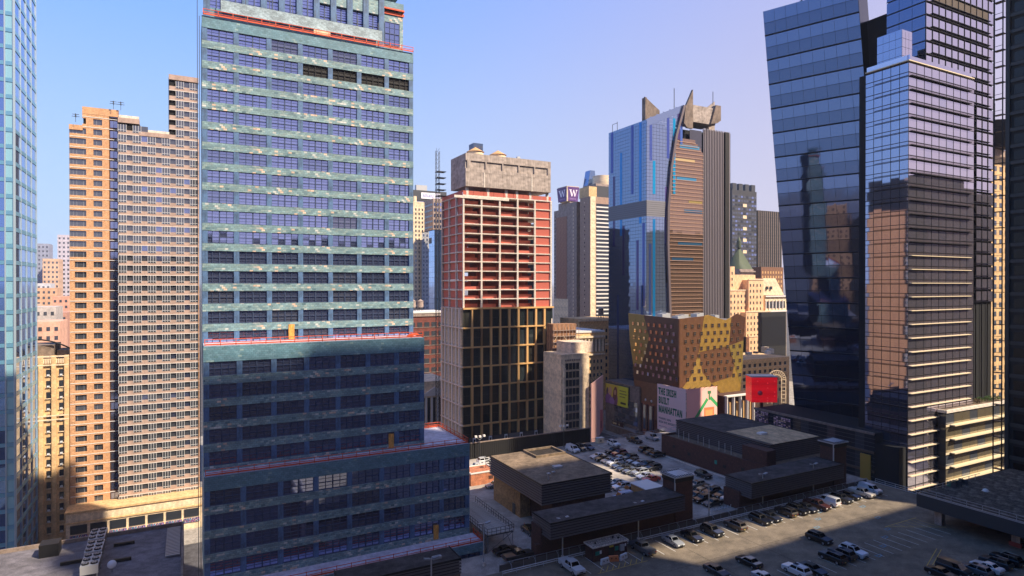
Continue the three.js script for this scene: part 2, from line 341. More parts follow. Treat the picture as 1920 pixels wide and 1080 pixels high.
  // scaffold lines along the street-side corner
  mergedPart(T, 'hoist_cable', [bar([2.0, 2, -112], [2.0, B(46), -118.6], 0.05, 4), bar([1.7, 2, -116], [1.7, B(60), -119.6], 0.05, 4)], M.steelDark);
}
{ // scaffold bridge from the terrace to the deck
  const S = thing('scaffold_bridge', 'timber decked scaffold platform with railings between the blue tower and deck', 'scaffold', 52, 108, -50);
  const y = EYE - 46.6, L = [], R = [];
  for (let i = 0; i < 22; i++) part(S, 'plank', bx(0.78, 0.07, 5.4), M.pavement, 0, 0, 0).position.set(-2.6, 0, 0);
  S.children.forEach((m, i) => m.position.set(0.2, y - 22, 5.6 - i * 0.82 - 2.2 + 0)); S.children.forEach((m) => { m.rotation.y = Math.PI / 2; });
  for (const x of [-2.6, 3.0]) for (let i = 0; i <= 16; i++) R.push(bxAt(x, y - 22 + 0.6, 4 - i * 1.1, 0.06, 1.2, 0.06));
  for (const x of [-2.6, 3.0]) for (const h of [0.6, 1.2]) R.push(bxAt(x, y - 22 + h, -4.8, 0.06, 0.06, 17.8));
  for (const h of [0.6, 1.2]) R.push(bxAt(0.2, y - 22 + h, 4.05, 5.6, 0.06, 0.06)); for (let i = 0; i <= 6; i++) R.push(bxAt(-2.6 + i * 0.93, y - 22 + 0.6, 4.05, 0.06, 1.2, 0.06));
  part(S, 'railing', merge(R), M.blackMetal);
  for (const x of [-2.4, 2.8]) for (const z of [3.8, 0, -4]) part(S, 'post', bx(0.1, y - 22, 0.1), M.steel, x, (y - 22) / 2, z);
  for (const x of [-2.4, 2.8]) L.push(bar([x, 0.2, 3.8], [x, y - 22.3, 0], 0.04), bar([x, y - 22.3, 3.8], [x, 0.2, 0], 0.04)); L.push(bar([-2.4, 0.2, 3.8], [2.8, y - 22.3, 3.8], 0.04), bxAt(0.2, y - 22.2, 3.8, 5.6, 0.16, 0.1), bxAt(-2.4, y - 22.2, -4, 0.1, 0.16, 16), bxAt(2.8, y - 22.2, -4, 0.1, 0.16, 16));
  part(S, 'brace', merge(L), M.steelDark);
}
const B = (h) => h + EYE;
// ---------------------------------------------------------------- left side of the view
{ // blue glass tower at the left edge
  const T = thing('glass_tower', 'pale blue glass office tower at the far left edge of the view', 'building', -48, 200, -EYE);
  const gl = glass(0.30, 0.44, 0.78, 0.03, 0.9), gl2 = glass(0.2, 0.36, 0.74, 0.03, 0.9), sp = std(0x6fa6c4, 0.3, 0.4), mu = std(0xa9bcc8, 0.4, 0.4), pale = std(0x8fc2d2, 0.25, 0.3);
  mergedPart(T, 'core', [bxMin(-75, 0, -212.6, -37.0, B(120), -188.9)], M.darkCore);
  const E = face('east', -36.8, 188.7), F = face('front', -52, 188.7), P = 4.0, bands = [], mull = [];
  for (let r = 0; r < 48; r++) {
    const y = 1 + r * P;
    onFace(T, 'spandrel', bx(24.1, 0.95, 0.2), sp, E, 12, y + 0.5, 0.0); onFace(T, 'spandrel', bx(15.2, 0.95, 0.2), sp, F, 7.6, y + 0.5, 0.0);
    for (let i = 0; i < 4; i++) onFace(T, 'window_pane', bx(5.7, 2.95, 0.06), rnd() < 0.6 ? gl : gl2, E, 3 + i * 6.03, y + 2.5, -0.06, 0.004);
    onFace(T, 'corner_pane', bx(9.8, 2.95, 0.06), gl, F, 5.2, y + 2.5, -0.06, 0.004); onFace(T, 'corner_pane', bx(2.7, 2.95, 0.06), gl2, F, 11.9, y + 2.5, -0.06, 0.004); onFace(T, 'corner_pane', bx(1.5, 2.95, 0.06), pale, F, 14.3, y + 2.5, -0.06, 0.003);
  }
  for (let i = 0; i <= 4; i++) mull.push(geoOnFace(bx(0.3, 192, 0.3), E, i * 6.03, 97, 0.06)); for (const a of [0, 10.3, 13.4, 15.1]) mull.push(geoOnFace(bx(0.28, 192, 0.3), F, a, 97, 0.06));
  mergedPart(T, 'mullion', mull, mu);
}
{ // brick and beige apartment slab
  const T = thing('apartment_slab', 'tall apartment building with orange brick wing and beige ribbon windows', 'building', -13, 220, -EYE);
  const v = 213, F = face('front', -29.2, v), P = 2.92, top = B(45.2), NF = 38;
  mergedPart(T, 'core', [bxMin(-29.0, 0, -235, 3.1, B(44.8), -v - 0.5), bxMin(-26.0, B(44.8), -235, -17.6, B(50.6), -v - 0.5), bxMin(-17.6, B(44.8), -235, -12.4, B(48.6), -v - 0.4), bxMin(-4.4, B(44.8), -235, 3.1, B(62.6), -v - 0.5)], M.darkCore);
  onFace(T, 'side_wall', bx(21, B(45), 0.3), M.brickOrange, face('east', 3.1, 224), 0, B(45) / 2, 0.16);
  onFace(T, 'side_wall', bx(21, B(45), 0.3), M.brickOrange, face('west', -29.0, 224), 0, B(45) / 2, 0.16);
  onFace(T, 'side_wall', bx(21, 18, 0.3), M.beige, face('west', -4.4, 224), 0, B(53.6), 0.16);
  // brick wing: corner window, square window, then the recessed strip
  const piers = [[3.9, 5.6], [7.75, 9.4]], floors = NF + 2;
  for (const [a0, a1] of piers) onFace(T, 'pier', bx(a1 - a0, a0 > 3.95 || true ? B(50.8) - 6 : 0, 0.5), M.brickOrange, F, (a0 + a1) / 2, (B(50.8) + 6) / 2, -0.25);
  onFace(T, 'corner_pier', bx(1.2, B(5), 0.5), M.brickOrange, F, 0.55, B(5) / 2 + 2, -0.26);
  onFace(T, 'strip_wall', bx(2.4, B(49) - 6, 0.3), M.brickBrown, F, 10.5, (B(49) + 6) / 2, -0.62);  // shade of the recess put into this darker wall colour
  onFace(T, 'cap', bx(8.8, 2.0, 0.6), M.brickOrange, F, 7.4, B(49.9), -0.25);
  const w1 = bx(3.9, 1.65, 0.05), w2 = bx(2.2, 1.65, 0.05), w3 = bx(1.75, 1.9, 0.05);
  const f1 = merge([-1.95, -1.2, -0.35, 1.2, 1.93].map((x) => bxAt(x, 0, 0, 0.09, 1.65, 0.09))), f2 = merge([bxAt(-0.3, 0, 0, 0.09, 1.65, 0.09), bxAt(0, 0.8, 0, 2.2, 0.08, 0.09), bxAt(0, -0.8, 0, 2.2, 0.08, 0.09)]), f3 = bx(0.08, 1.9, 0.09);
  for (let r = 0; r < floors; r++) {
    const y = B(45.2 + 2 * P - 1.3) - r * P, wide = r >= 2;      // window centre height
    if (y < 9) break;
    if (wide) { const m = onFace(T, 'casement_window', w1, M.windowMid, F, 2.0, y, -0.42, 0.006); part(m, 'window_frame', f1, M.steel, 0, 0, 0.03); }
    const m2 = onFace(T, 'casement_window', w2, M.windowMid, F, 6.7, y, -0.42, 0.006); part(m2, 'window_frame', f2, M.steel, 0, 0, 0.03);
    const m3 = onFace(T, 'strip_window', w3, M.windowBlue2, F, 10.55, y - 0.1, -0.44, 0.006); part(m3, 'window_frame', f3, M.steelDark, 0, 0, 0.03);
    const a0 = wide ? 0 : 3.0, sb = y - P / 2 - 0.18;
    onFace(T, 'spandrel', bx(9.4 - a0, P - 1.65, 0.46), M.brickOrange, F, (a0 + 9.4) / 2, y - P / 2, -0.24 + 0.004 * (r % 2));
    onFace(T, 'sill_band', bx(9.5 - a0, 0.16, 0.54), M.white, F, (a0 + 9.5) / 2, sb, -0.2);
    onFace(T, 'sill_band', bx(2.6, 0.16, 0.3), M.whitePaint, F, 10.7, sb, -0.4);
  }
  // beige part: ribbons of narrow groups and wide panes, proud of the strip
  const G = face('front', -17.4, v - 1.3), Wb = 20.6, tall = bx(0.55, 2.15, 0.05), wideG = bx(1.9, 1.35, 0.05);
  const groupGlass = merge([-0.68, 0, 0.68].map((x) => bxAt(x, 0, 0, 0.6, 2.1, 0.05)));
  const groupFrame = merge([...[-1.02, -0.34, 0.34, 1.02].map((x) => bxAt(x, 0, 0, 0.09, 2.15, 0.1)), bxAt(0, -0.55, 0, 2.0, 0.1, 0.1)]);
  mergedPart(T, 'beige_core', [bxMin(-17.4, 6, -v - 0.4, 3.2, B(45), -v + 0.8), bxMin(-17.4, B(45), -v - 0.3, -12.3, B(48.4), -v + 0.8), bxMin(-4.5, B(45), -v - 0.4, 3.2, B(62.4), -v + 0.8)], M.darkCore);
  for (let r = 0; r < 44; r++) {
    const y = B(62.0 - 1.5) - r * P; if (y < 9.5) break;
    const part1 = y > B(48.6), a0 = part1 ? 12.9 : (y > B(45.3) ? 12.9 : 0), span = Wb - a0;
    const sp = (aa, bb) => { onFace(T, 'spandrel', bx(bb - aa, P - 1.62, 0.5), M.beige, G, (aa + bb) / 2, y - P / 2, -0.28); onFace(T, 'sill_band', bx(bb - aa + 0.1, 0.14, 0.56), M.white, G, (aa + bb) / 2, y - P / 2 - 0.62, -0.24); };
    sp(a0, Wb); if (!part1 && a0 > 0) sp(0, 5.1);
    const step = Wb / 5.5;
    for (let k = 0; k < 6; k++) {
      const a = 0.95 + k * step * 0.985;
      if ((a < a0 - 0.5 && !(a0 > 0 && !part1 && a < 5)) || a > Wb - 0.5) continue;
      const m = onFace(T, 'window', groupGlass, M.windowMid, G, a, y - 0.3, 0.0, 0.004); part(m, 'window_frame', groupFrame, M.whitePaint, 0, 0, 0.03);
      if (k < 5 && !(a0 > 0 && k === 0 && !part1)) onFace(T, 'picture_window', bx(1.75, 1.6, 0.05), rnd() < 0.15 ? M.windowBlue2 : M.windowMid, G, a + step / 2, y + 0.02, -0.4, 0.006);
    }
  }
  mergedPart(T, 'coping', [bxMin(-29.3, B(44.1), -v - 0.6, -26.1, B(45.5), -v + 0.1)], M.brickOrange); mergedPart(T, 'coping', [bxMin(-4.6, B(61.6), -v - 0.6, 3.3, B(63.1), -v + 1.35), bxMin(-17.5, B(47.2), -v - 0.6, -12.2, B(48.6), -v + 1.35), bxMin(-12.3, B(43.9), -v - 0.6, -4.5, B(45.1), -v + 1.33)], M.beige);
  mergedPart(T, 'roof_parapet', [bxMin(-12.3, B(45), -v - 6, -4.5, B(45.9), -v - 5.6), bxMin(-12.3, B(45), -v + 0.4, -4.5, B(45.9), -v + 0.8), bxMin(-17.4, B(48.4), -v, -12.3, B(49.6), -v + 0.3)], M.concreteLight);
  // rooftop aerials
  for (const [u, y] of [[-27.6, 46], [-18.6, 50.8], [-16.8, 50.8]]) part(T, 'roof_aerial', merge([bar([u + 13, B(y), 8], [u + 13, B(y + 2.4), 8], 0.06), bxAt(u + 13, B(y + 1.6), 8, 1.8, 0.12, 0.12), bxAt(u + 13, B(y + 2.2), 8, 1.6, 0.12, 0.12), bxAt(u + 13, B(y + 1.9), 8, 0.2, 0.9, 0.9)]), M.steelDark);
  // shop podium with painted band
  mergedPart(T, 'podium', [bxMin(-29.3, 0, -v, 4.5, 9.4, -206)], M.stonePale);
  const art = canvas(1024, 64, (c, w, h) => { c.fillStyle = '#2a3350'; c.fillRect(0, 0, w, h); for (let i = 0; i < 260; i++) { c.fillStyle = ['#b8324a', '#3c62b8', '#e0dcd4', '#2c8a90', '#7a3a8a'][Math.floor(rnd() * 5)]; c.beginPath(); c.ellipse(rnd() * w, rnd() * h, 4 + rnd() * 14, 3 + rnd() * 9, rnd() * 3, 0, 7); c.fill(); } });
  for (let k = 0; k < 7; k++) { part(T, 'shop_window', bx(3.9, 2.4, 0.1), M.windowDark, -13.4 + k * 4.6, 4.9, 14.15); const t = part(T, 'painted_hoarding', new THREE.BoxGeometry(4.1, 1.3, 0.1), new THREE.MeshStandardMaterial({ map: art, roughness: 0.8 }), -13.4 + k * 4.6, 2.7, 14.2); }
  mergedPart(T, 'cornice', [bxMin(-29.6, 9.4, -v, 4.8, 9.9, -205.6), bxMin(-29.6, 6.6, -206.1, 4.8, 7.0, -205.7)], M.stone);
}
{ // old brick hotel behind the glass tower
  const T = thing('old_hotel', 'narrow yellow brick hotel with carved piers squeezed beside the glass tower', 'building', -38, 213.4, -EYE);
  const F = face('front', -47, 213.3);
  mergedPart(T, 'wall', [bxMin(-47, 0, -230, -29.4, B(-21), -213.5)], M.stone);
  for (let k = 0; k < 5; k++) onFace(T, 'pier', bx(1.1, B(-19.6), 0.5), M.stone, F, 5.2 + k * 2.95, B(-19.6) / 2, 0.1);
  for (let r = 0; r < 15; r++) for (let k = 0; k < 4; k++) {
    const m = onFace(T, 'window', bx(1.0, 1.7, 0.06), M.windowDark, F, 6.85 + k * 2.95, B(-24.4) - r * 3.15, -0.14);
    if ((r * 7 + k * 3) % 4) onFace(T, 'air_conditioner', bx(0.6, 0.4, 0.45), M.whitePaint, F, 6.85 + k * 2.95, B(-25.1) - r * 3.15, 0.1);
    onFace(T, 'sill', bx(1.3, 0.16, 0.3), M.stonePale, F, 6.85 + k * 2.95, B(-25.4) - r * 3.15, 0);
  }
  for (const h of [-19.9, -22.3, -36.5, -37.6]) onFace(T, 'carved_band', bx(17.4, 0.35, 0.7), M.stonePale, F, 8.8, B(h), 0.05);
  for (let k = 0; k < 26; k++) onFace(T, 'corbel', bx(0.28, 1.3, 0.3), M.stonePale, F, 4.9 + k * 0.49, B(-21.2), 0.1);
  mergedPart(T, 'roof_bulkhead', [bxMin(-47, B(-21), -228, -33.5, B(-17), -217), bxMin(-33, B(-21), -226, -30, B(-18.6), -218)], M.concreteDark);
  mergedPart(T, 'roof_pipe', [0, 1, 2, 3, 4, 5].map((k) => bar([-38 + k * 1.5, B(-15.2 - k * k * 0.09), -216], [-36.5 + k * 1.5, B(-15.2 - (k + 1) * (k + 1) * 0.09), -216], 0.22)).concat([bar([-38, B(-21), -216], [-38, B(-15.2), -216], 0.2)]), M.blackMetal);
}
{ // low roof with chillers, bottom left
  const T = thing('low_rooftop_building', 'low building with grey roof below the apartment slab', 'building', -12, 125, -EYE);
  mergedPart(T, 'wall', [bxMin(-40, 0, -146.2, -0.6, B(-50), -95)], M.brickBrown);
  mergedPart(T, 'roof', [bxMin(-40, B(-50), -146, -0.8, B(-49.9), -95)], M.roofGrey);
  mergedPart(T, 'parapet', [bxMin(-40, B(-50), -146.2, -0.6, B(-49.2), -145.8), bxMin(-1.0, B(-50), -145.8, -0.6, B(-49.2), -95)], M.concreteDark);
  const pit = []; for (let k = 0; k < 20; k++) pit.push(bxAt(-2.4, B(-49.6), -144 + k * 0.75, 2.4, 0.25, 0.4)); mergedPart(T, 'roof_louver', pit, M.steel);
  mergedPart(T, 'roof_hatch', [bxMin(-24, B(-50), -143, -21, B(-47.6), -140)], M.blackMetal);
  mergedPart(T, 'duct', [bxMin(-20, B(-49.9), -135, -16, B(-49.3), -134.6), bxMin(-12.4, B(-49.9), -140, -9, B(-49.3), -139.6), bxMin(-12, B(-49.9), -132, -9, B(-49.3), -131.6)], M.blackMetal);
  for (let k = 0; k < 3; k++) {
    const C = thing('rooftop_chiller', ['white rooftop chiller unit with fans, nearest the bottom edge', 'white rooftop chiller unit with fans, middle of three', 'white rooftop chiller unit with fans, farthest back of three'][k], 'chiller', -14.7 - 0.2 * k, 128.5 + k * 6.4, -50, 0, 'chillers on the low roof');
    part(C, 'casing', merge([bxAt(0, 1.9, 0, 2.6, 1.5, 5.6), bxAt(-1.1, 0.6, 2.5, 0.15, 1.2, 0.15), bxAt(1.1, 0.6, 2.5, 0.15, 1.2, 0.15), bxAt(-1.1, 0.6, -2.5, 0.15, 1.2, 0.15), bxAt(1.1, 0.6, -2.5, 0.15, 1.2, 0.15)]), M.galv);
    for (const x of [-0.65, 0.65]) for (const z of [-1.9, 0, 1.9]) { const f = part(C, 'fan', new THREE.CylinderGeometry(0.55, 0.55, 0.22, 20), M.blackMetal, x, 2.76, z); part(f, 'fan_blade', merge([0, 1, 2].map((i) => bx(0.95, 0.03, 0.16).clone().rotateY(i * Math.PI / 3).translate(0, 0.12, 0))), M.steel); }
    part(C, 'side_louver', merge([0, 1, 2, 3, 4].map((i) => bxAt(1.33, 1.4 + i * 0.24, 0, 0.06, 0.1, 5.2))), M.steelDark);
  }
  const D = thing('satellite_dish', 'white satellite dish on the low roof near the chillers', 'dish', -11.6, 127.7, -50);
  part(D, 'dish', new THREE.SphereGeometry(0.9, 20, 8, 0, Math.PI * 2, 0, 0.9).rotateX(1.1).translate(0, 1.3, -0.2), new THREE.MeshStandardMaterial({ color: 0xcfd0d6, roughness: 0.5, side: THREE.DoubleSide })); part(D, 'mast', bar([0, 0, 0], [0, 1.5, 0], 0.06), M.steelDark);
}
// ---------------------------------------------------------------- concrete frame tower under construction
{
  const T = thing('construction_tower', 'half finished tower with gold grid facade, red nets and concrete crown', 'building', 105, 216, -EYE);
  const u0 = 87.7, u1 = 125.6, v = 205, vb = 226, F = face('front', u0, v), Wf = face('west', u0, vb), Ef = face('east', u1, v), W = u1 - u0, D = vb - v;
  // finished lower part
  const b0 = B(-57.5), b1 = B(-8.4), rows = 7, P = (b1 - b0) / rows, n = 10, bw = W / n;
  mergedPart(T, 'core', [bxMin(u0 + 0.5, 0, -vb + 0.5, u1 - 0.5, b1 - 0.2, -v - 0.6)], M.darkCore);
  const dg = [glass(0.05, 0.07, 0.08, 0.04, 0.6), glass(0.035, 0.05, 0.055, 0.05, 0.6), glass(0.06, 0.06, 0.05, 0.06, 0.5)];
  for (let r = 0; r < rows; r++) {
    const y = b0 + (r + 0.5) * P;
    for (let i = 0; i < n; i++) {
      const m = onFace(T, 'window', bx(bw - 0.15, P - 0.3, 0.08), dg[Math.floor(rnd() * 3)], F, (i + 0.5) * bw, y, -0.35, 0.006);
      part(m, 'window_frame', merge([bxAt(0, 0, 0.05, bw - 0.1, 0.16, 0.1), bxAt(-bw * 0.18, 0, 0.05, 0.07, P - 0.3, 0.1), bxAt(bw * 0.2, 0, 0.05, 0.07, P - 0.3, 0.1)]), M.blackMetal);
      if (i < 9) onFace(T, 'gold_fin', bx((r + i) % 3 ? 0.8 : 0.5, P - 0.4, 0.9), (r * 5 + i * 3) % 4 === 0 ? M.goldDark : M.gold, F, (i + 1) * bw - 0.2, y, 0.0);
    }
    onFace(T, 'gold_ledge', bx(W - bw * 1.0, 0.5, 1.1), M.gold, F, (W - bw) / 2, b0 + r * P, 0.05);
    for (let k = 0; k < 6; k++) {
      onFace(T, 'side_pane', bx(D / 6 - 0.5, P - 0.5, 0.08), glass(0.62, 0.56, 0.46, 0.1, 0.75), Wf, (k + 0.5) * D / 6, y, -0.2, 0.02);
      onFace(T, 'stone_fin', bx(0.7, P - 0.3, 0.5), M.white, Wf, k * D / 6 + 0.35, y, 0.02); onFace(T, 'stone_fin', bx(0.35, P - 0.3, 0.4), M.stonePale, Wf, k * D / 6 + 1.9, y, 0.0);
    }
    onFace(T, 'side_ledge', bx(D + 0.2, 0.4, 0.7), M.concreteLight, Wf, D / 2, b0 + r * P, 0.05);
  }
  onFace(T, 'gold_ledge', bx(W, 0.6, 1.2), M.gold, F, W / 2, b1, 0.05);
  for (let k = 0; k < 12; k++) onFace(T, 'blind_pane', bx(0.5, 2.4, 0.1), M.concreteLight, F, W - 0.6, B(-14) - k * 3.6, 0.02);
  onFace(T, 'base_wall', bx(W, b0, 0.4), M.steelDark, F, W / 2, b0 / 2, -0.3);
  // open frame above: slabs, columns, nets
  const Pf = 3.4, n2 = 12, cb = 5;
  mergedPart(T, 'lift_core', [bxMin(u0 + 9, b1, -v - 16, u1 - 7, B(46), -v - 7.5)], M.redWall);
  for (let r = 0; r <= n2; r++) {
    const y = b1 + r * Pf, slab = mergedPart(T, 'floor_slab', [bxMin(u0, y - 0.17, -vb, u1 - 0.6, y + 0.17, -v)], M.concreteLight);
    if (r === n2) break;
    for (let i = 0; i < cb; i++) {
      const nw = rr(0.55, 0.8) * Pf, bwid = (W - 0.6) / cb;
      onFace(T, 'safety_net', bx(bwid - 0.9, i === 4 ? Pf - 0.5 : nw * 0.62, 0.06), M.redNet, F, (i + 0.5) * bwid, y + 0.17 + (i === 4 ? Pf - 0.5 : nw * 0.62) / 2, i === 4 ? -0.5 : -1.6 - rr(0, 1.5), 0.03);
      if (rnd() < 0.6) onFace(T, 'safety_net', bx(bwid * rr(0.3, 0.6), Pf - 0.7, 0.06), M.redNet, F, (i + rr(0.3, 0.7)) * bwid, y + Pf / 2, -5 - rr(0, 1.5), 0.05);
    }
    for (let k = 0; k < 3; k++) onFace(T, 'safety_net', bx(D / 3 - 0.8, Pf - 0.6, 0.06), M.redNet, Wf, (k + 0.5) * D / 3, y + Pf / 2, -0.7, 0.03);
  }
  const colH = n2 * Pf + 0.1;
  for (let i = 0; i <= cb; i++) { const a = Math.min(W - 0.9, i * (W - 0.6) / cb + (i ? 0 : 0.35)); onFace(T, 'column', bx(0.62, colH, 0.62), M.concreteLight, F, a, b1 + colH / 2, -0.28); onFace(T, 'column', bx(0.6, colH, 0.6), M.concrete, F, a, b1 + colH / 2, -D + 0.6); }
  for (let k = 0; k < 3; k++) onFace(T, 'column', bx(0.6, colH, 0.6), M.concreteLight, Wf, k * D / 3 + 0.4, b1 + colH / 2, -0.28);
  onFace(T, 'edge_beam', bx(W - 16, 0.9, 0.3), M.concreteLight, F, 7.6, B(31.8), 0.1);
  // crown box with panel recesses
  const cy0 = B(35.6), cy1 = B(47.4), c0 = 88.4, c1 = 123.9, cv = 204.4, cvb = 218;
  mergedPart(T, 'crown_box', [bxMin(c0, cy0, -cvb, c1, cy1, -cv)], M.concrete);
  const C = face('front', c0, cv), CW = c1 - c0, rib = [];
  onFace(T, 'crown_rib', bx(CW, 2.6, 0.45), M.concrete, C, CW / 2, cy1 - 1.3, 0.2); onFace(T, 'crown_rib', bx(CW, 1.2, 0.45), M.concrete, C, CW / 2, cy1 - 6.0, 0.2);
  for (let k = 0; k <= 5; k++) onFace(T, 'crown_rib', bx(k === 0 || k === 5 ? 1.3 : 0.5, 3.0, 0.43), M.concrete, C, Math.max(0.65, Math.min(CW - 0.65, 1.3 + k * (CW - 1.6) / 5)), cy1 - 4.0, 0.2);
  onFace(T, 'crown_rib', bx(CW, cy1 - cy0 - 6.6, 0.4), M.concrete, C, CW / 2, cy0 + (cy1 - cy0 - 6.6) / 2, 0.18);
  for (const a of [7.4, 27.2]) onFace(T, 'crown_pier', bx(0.5, 5.3, 0.5), M.concreteLight, C, a, cy0 + 2.6, 0.25);
  for (const a of [1.2, 9.5, 17, 21.5, 27.2, 34.8]) onFace(T, 'crown_column', bx(0.9, cy0 - B(32.4), 0.9), M.concreteLight, C, a, (cy0 + B(32.4)) / 2, -1.2);
  for (let k = 0; k < 9; k++) onFace(T, 'safety_net', bx(4.0, 1.5, 0.06), M.redNet, F, 2.2 + k * 4.1, B(33.4), -0.2, 0.02);
  for (let k = 0; k < 5; k++) onFace(T, 'safety_net', bx(3.8, 1.6, 0.06), M.redNet, Wf, 2 + k * 4.1, B(33.4), -0.2, 0.02);
  for (const [x, z] of [[93.8, 207.5], [103.5, 208.5]]) { const t = part(T, 'water_tank', new THREE.CylinderGeometry(2.9, 2.9, 1.6, 24), M.stonePale, x - 105, cy1 + 0.6, 216 - z); part(t, 'tank_roof', new THREE.ConeGeometry(3.3, 1.9, 24), M.gold, 0, 1.7, 0); }
  mergedPart(T, 'roof_vent', [bxMin(111, cy1, -208, 112.2, cy1 + 1.4, -207)], M.galv);
  // street level: hoarding doors
  for (let k = 0; k < 5; k++) { const d = onFace(T, 'street_door', bx(1.2, 3.2, 0.16), M.whitePaint, F, 4 + k * 6.4, B(-56.6), 1.2); part(d, 'door_opening', bx(0.7, 2.4, 0.06), M.black, 0, -0.1, 0.08); }
  onFace(T, 'street_glass', bx(W - 4, 3.4, 0.2), M.windowMid, F, W / 2, B(-56.6), 0.95);
  onFace(T, 'street_base', bx(W, 12, 0.9), M.blackMetal, F, W / 2, B(-58.6) - 6, 0.7);
  const H = thing('construction_hoist', 'steel lattice hoist mast climbing beside the concrete frame tower', 'hoist', 84.6, 222, -EYE);
  const L = []; for (let y = 4; y < B(51); y += 1.6) { L.push(bar([-0.6, y, 0.6], [0.6, y + 1.6, 0.6], 0.06, 4), bar([-0.6, y, -0.6], [-0.6, y + 1.6, 0.6], 0.06, 4)); } for (const x of [-0.6, 0.6]) for (const z of [-0.6, 0.6]) L.push(bxAt(x, B(51) / 2, z, 0.14, B(51), 0.14));
  part(H, 'mast', merge(L), M.steelDark); const Pl = []; for (let k = 0; k < 5; k++) Pl.push(bxAt(1.2, B(34) + k * 2.3, 0, 3.4, 0.2, 3)); part(H, 'landing', merge(Pl), M.steelDark);
}
// ---------------------------------------------------------------- split blue tower with concrete crown
{
  const T = thing('split_tower', 'blue glass hotel tower split by a curved blade with concrete crown', 'building', 223, 248, -EYE);
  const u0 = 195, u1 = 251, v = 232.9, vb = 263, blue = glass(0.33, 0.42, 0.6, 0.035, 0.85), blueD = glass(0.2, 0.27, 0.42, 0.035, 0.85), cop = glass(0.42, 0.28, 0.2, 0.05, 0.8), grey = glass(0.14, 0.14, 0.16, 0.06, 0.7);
  const Fw = face('west', u0, vb), F = face('front', u0, v);
  // roofline rises from the west corner to the spike
  const curve = [[13.6, -72], [13.4, -14], [12.0, 20], [12.2, 38], [14.2, 58], [17.4, 74], [22.5, 89]];
  const pg = (pts, d, a, c, mat, name) => { const g = poly(pts.map(([x, h]) => [x, B(h)]), d); const m = shade(new THREE.Mesh(g, mat)); m.name = name; m.position.set(u0 - T.position.x, 0, -v - T.position.z + c); T.add(m); return m; };
  mergedPart(T, 'core', [bxMin(u0 + 0.4, 0, -vb + 0.3, u0 + 12, B(78.5), -v - 0.5), bxMin(u0 + 12, 0, -vb + 0.3, u1 - 0.4, B(78), -v - 2.2)], M.darkCore);
  const cells = (F, a0, a1, bTop, pw, ph, mat, name, c, edge) => {   // one tilted pane per cell, all in one sheet
    const L = []; for (let b = B(-60); b < B(95); b += ph) for (let a = a0; a < a1 - 0.2; a += pw) {
      const h = (b + ph / 2) - EYE; if (h > bTop(a + pw / 2)) continue; const w = Math.min(pw, a1 - a); if (edge && a + pw > edge(h)) continue;
      L.push(geoOnFace(bx(w - 0.1, ph - 0.1, 0.05).clone().rotateX(rr(-0.004, 0.004)).rotateY(rr(-0.004, 0.004)), F, a + w / 2, b + ph / 2, c)); }
    return mergedPart(T, name, L, mat, 'stuff');
  };
  const ce = (h) => { for (let i = 0; i + 1 < curve.length; i++) if (h <= curve[i + 1][1]) { const t = (h - curve[i][1]) / (curve[i + 1][1] - curve[i][1]); return curve[i][0] + (curve[i + 1][0] - curve[i][0]) * t; } return 24; };
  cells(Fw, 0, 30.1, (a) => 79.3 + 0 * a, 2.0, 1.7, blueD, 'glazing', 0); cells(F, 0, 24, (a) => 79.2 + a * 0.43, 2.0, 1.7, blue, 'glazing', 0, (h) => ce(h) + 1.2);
  // coloured strips of glass
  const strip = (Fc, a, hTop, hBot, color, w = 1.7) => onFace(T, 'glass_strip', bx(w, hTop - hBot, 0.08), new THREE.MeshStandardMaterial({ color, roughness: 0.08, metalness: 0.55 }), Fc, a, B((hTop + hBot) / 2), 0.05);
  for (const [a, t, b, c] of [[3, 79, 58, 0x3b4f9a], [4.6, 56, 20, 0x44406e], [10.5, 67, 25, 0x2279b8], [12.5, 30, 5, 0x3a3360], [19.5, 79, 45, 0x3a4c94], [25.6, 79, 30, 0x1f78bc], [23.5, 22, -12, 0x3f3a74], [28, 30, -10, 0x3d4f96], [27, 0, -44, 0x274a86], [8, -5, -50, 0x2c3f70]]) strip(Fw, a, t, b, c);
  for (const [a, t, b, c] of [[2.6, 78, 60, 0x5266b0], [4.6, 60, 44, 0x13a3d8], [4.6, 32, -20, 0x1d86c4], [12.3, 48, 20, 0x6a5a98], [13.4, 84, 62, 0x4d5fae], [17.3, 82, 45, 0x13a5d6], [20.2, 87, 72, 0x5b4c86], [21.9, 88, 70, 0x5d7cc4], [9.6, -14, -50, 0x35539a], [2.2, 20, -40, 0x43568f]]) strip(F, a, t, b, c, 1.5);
  const band = onFace(T, 'plant_floor', bx(30, 7.6, 0.1), std(0x6d6f78, 0.5, 0.4), Fw, 15, B(37), 0.06); onFace(T, 'plant_floor', bx(11.6, 7.6, 0.1), std(0x85858c, 0.5, 0.4), F, 5.8, B(37), 0.06);
  const fineLines = []; for (let k = 0; k < 7; k++) { fineLines.push(geoOnFace(bx(30, 0.12, 0.1), Fw, 15, B(34) + k, 0.1), geoOnFace(bx(11.6, 0.12, 0.1), F, 5.8, B(34) + k, 0.1)); } mergedPart(T, 'plant_louver', fineLines, M.steelDark);
  // curved blade (light edge), copper face, grey ribbed face
  pg([...curve.map(([x, h]) => [x + 0.0, h]), ...curve.slice().reverse().map(([x, h]) => [x + 1.3, h])], 1.2, 0, 0.1, std(0x6a5f62, 0.5, 0.3), 'curved_blade');
  const cL = []; for (let h = -60; h < 72; h += 1.9) { const a0 = ce(h) + 1.4, a1 = h > 60 ? 36.5 : 36.5, top = 83 - (a0 - 10) * 0; if (h > 66 + 16 * (1 - (a0 + 2 - 14) / 22) - 4) break; cL.push([h, a0, a1]); }
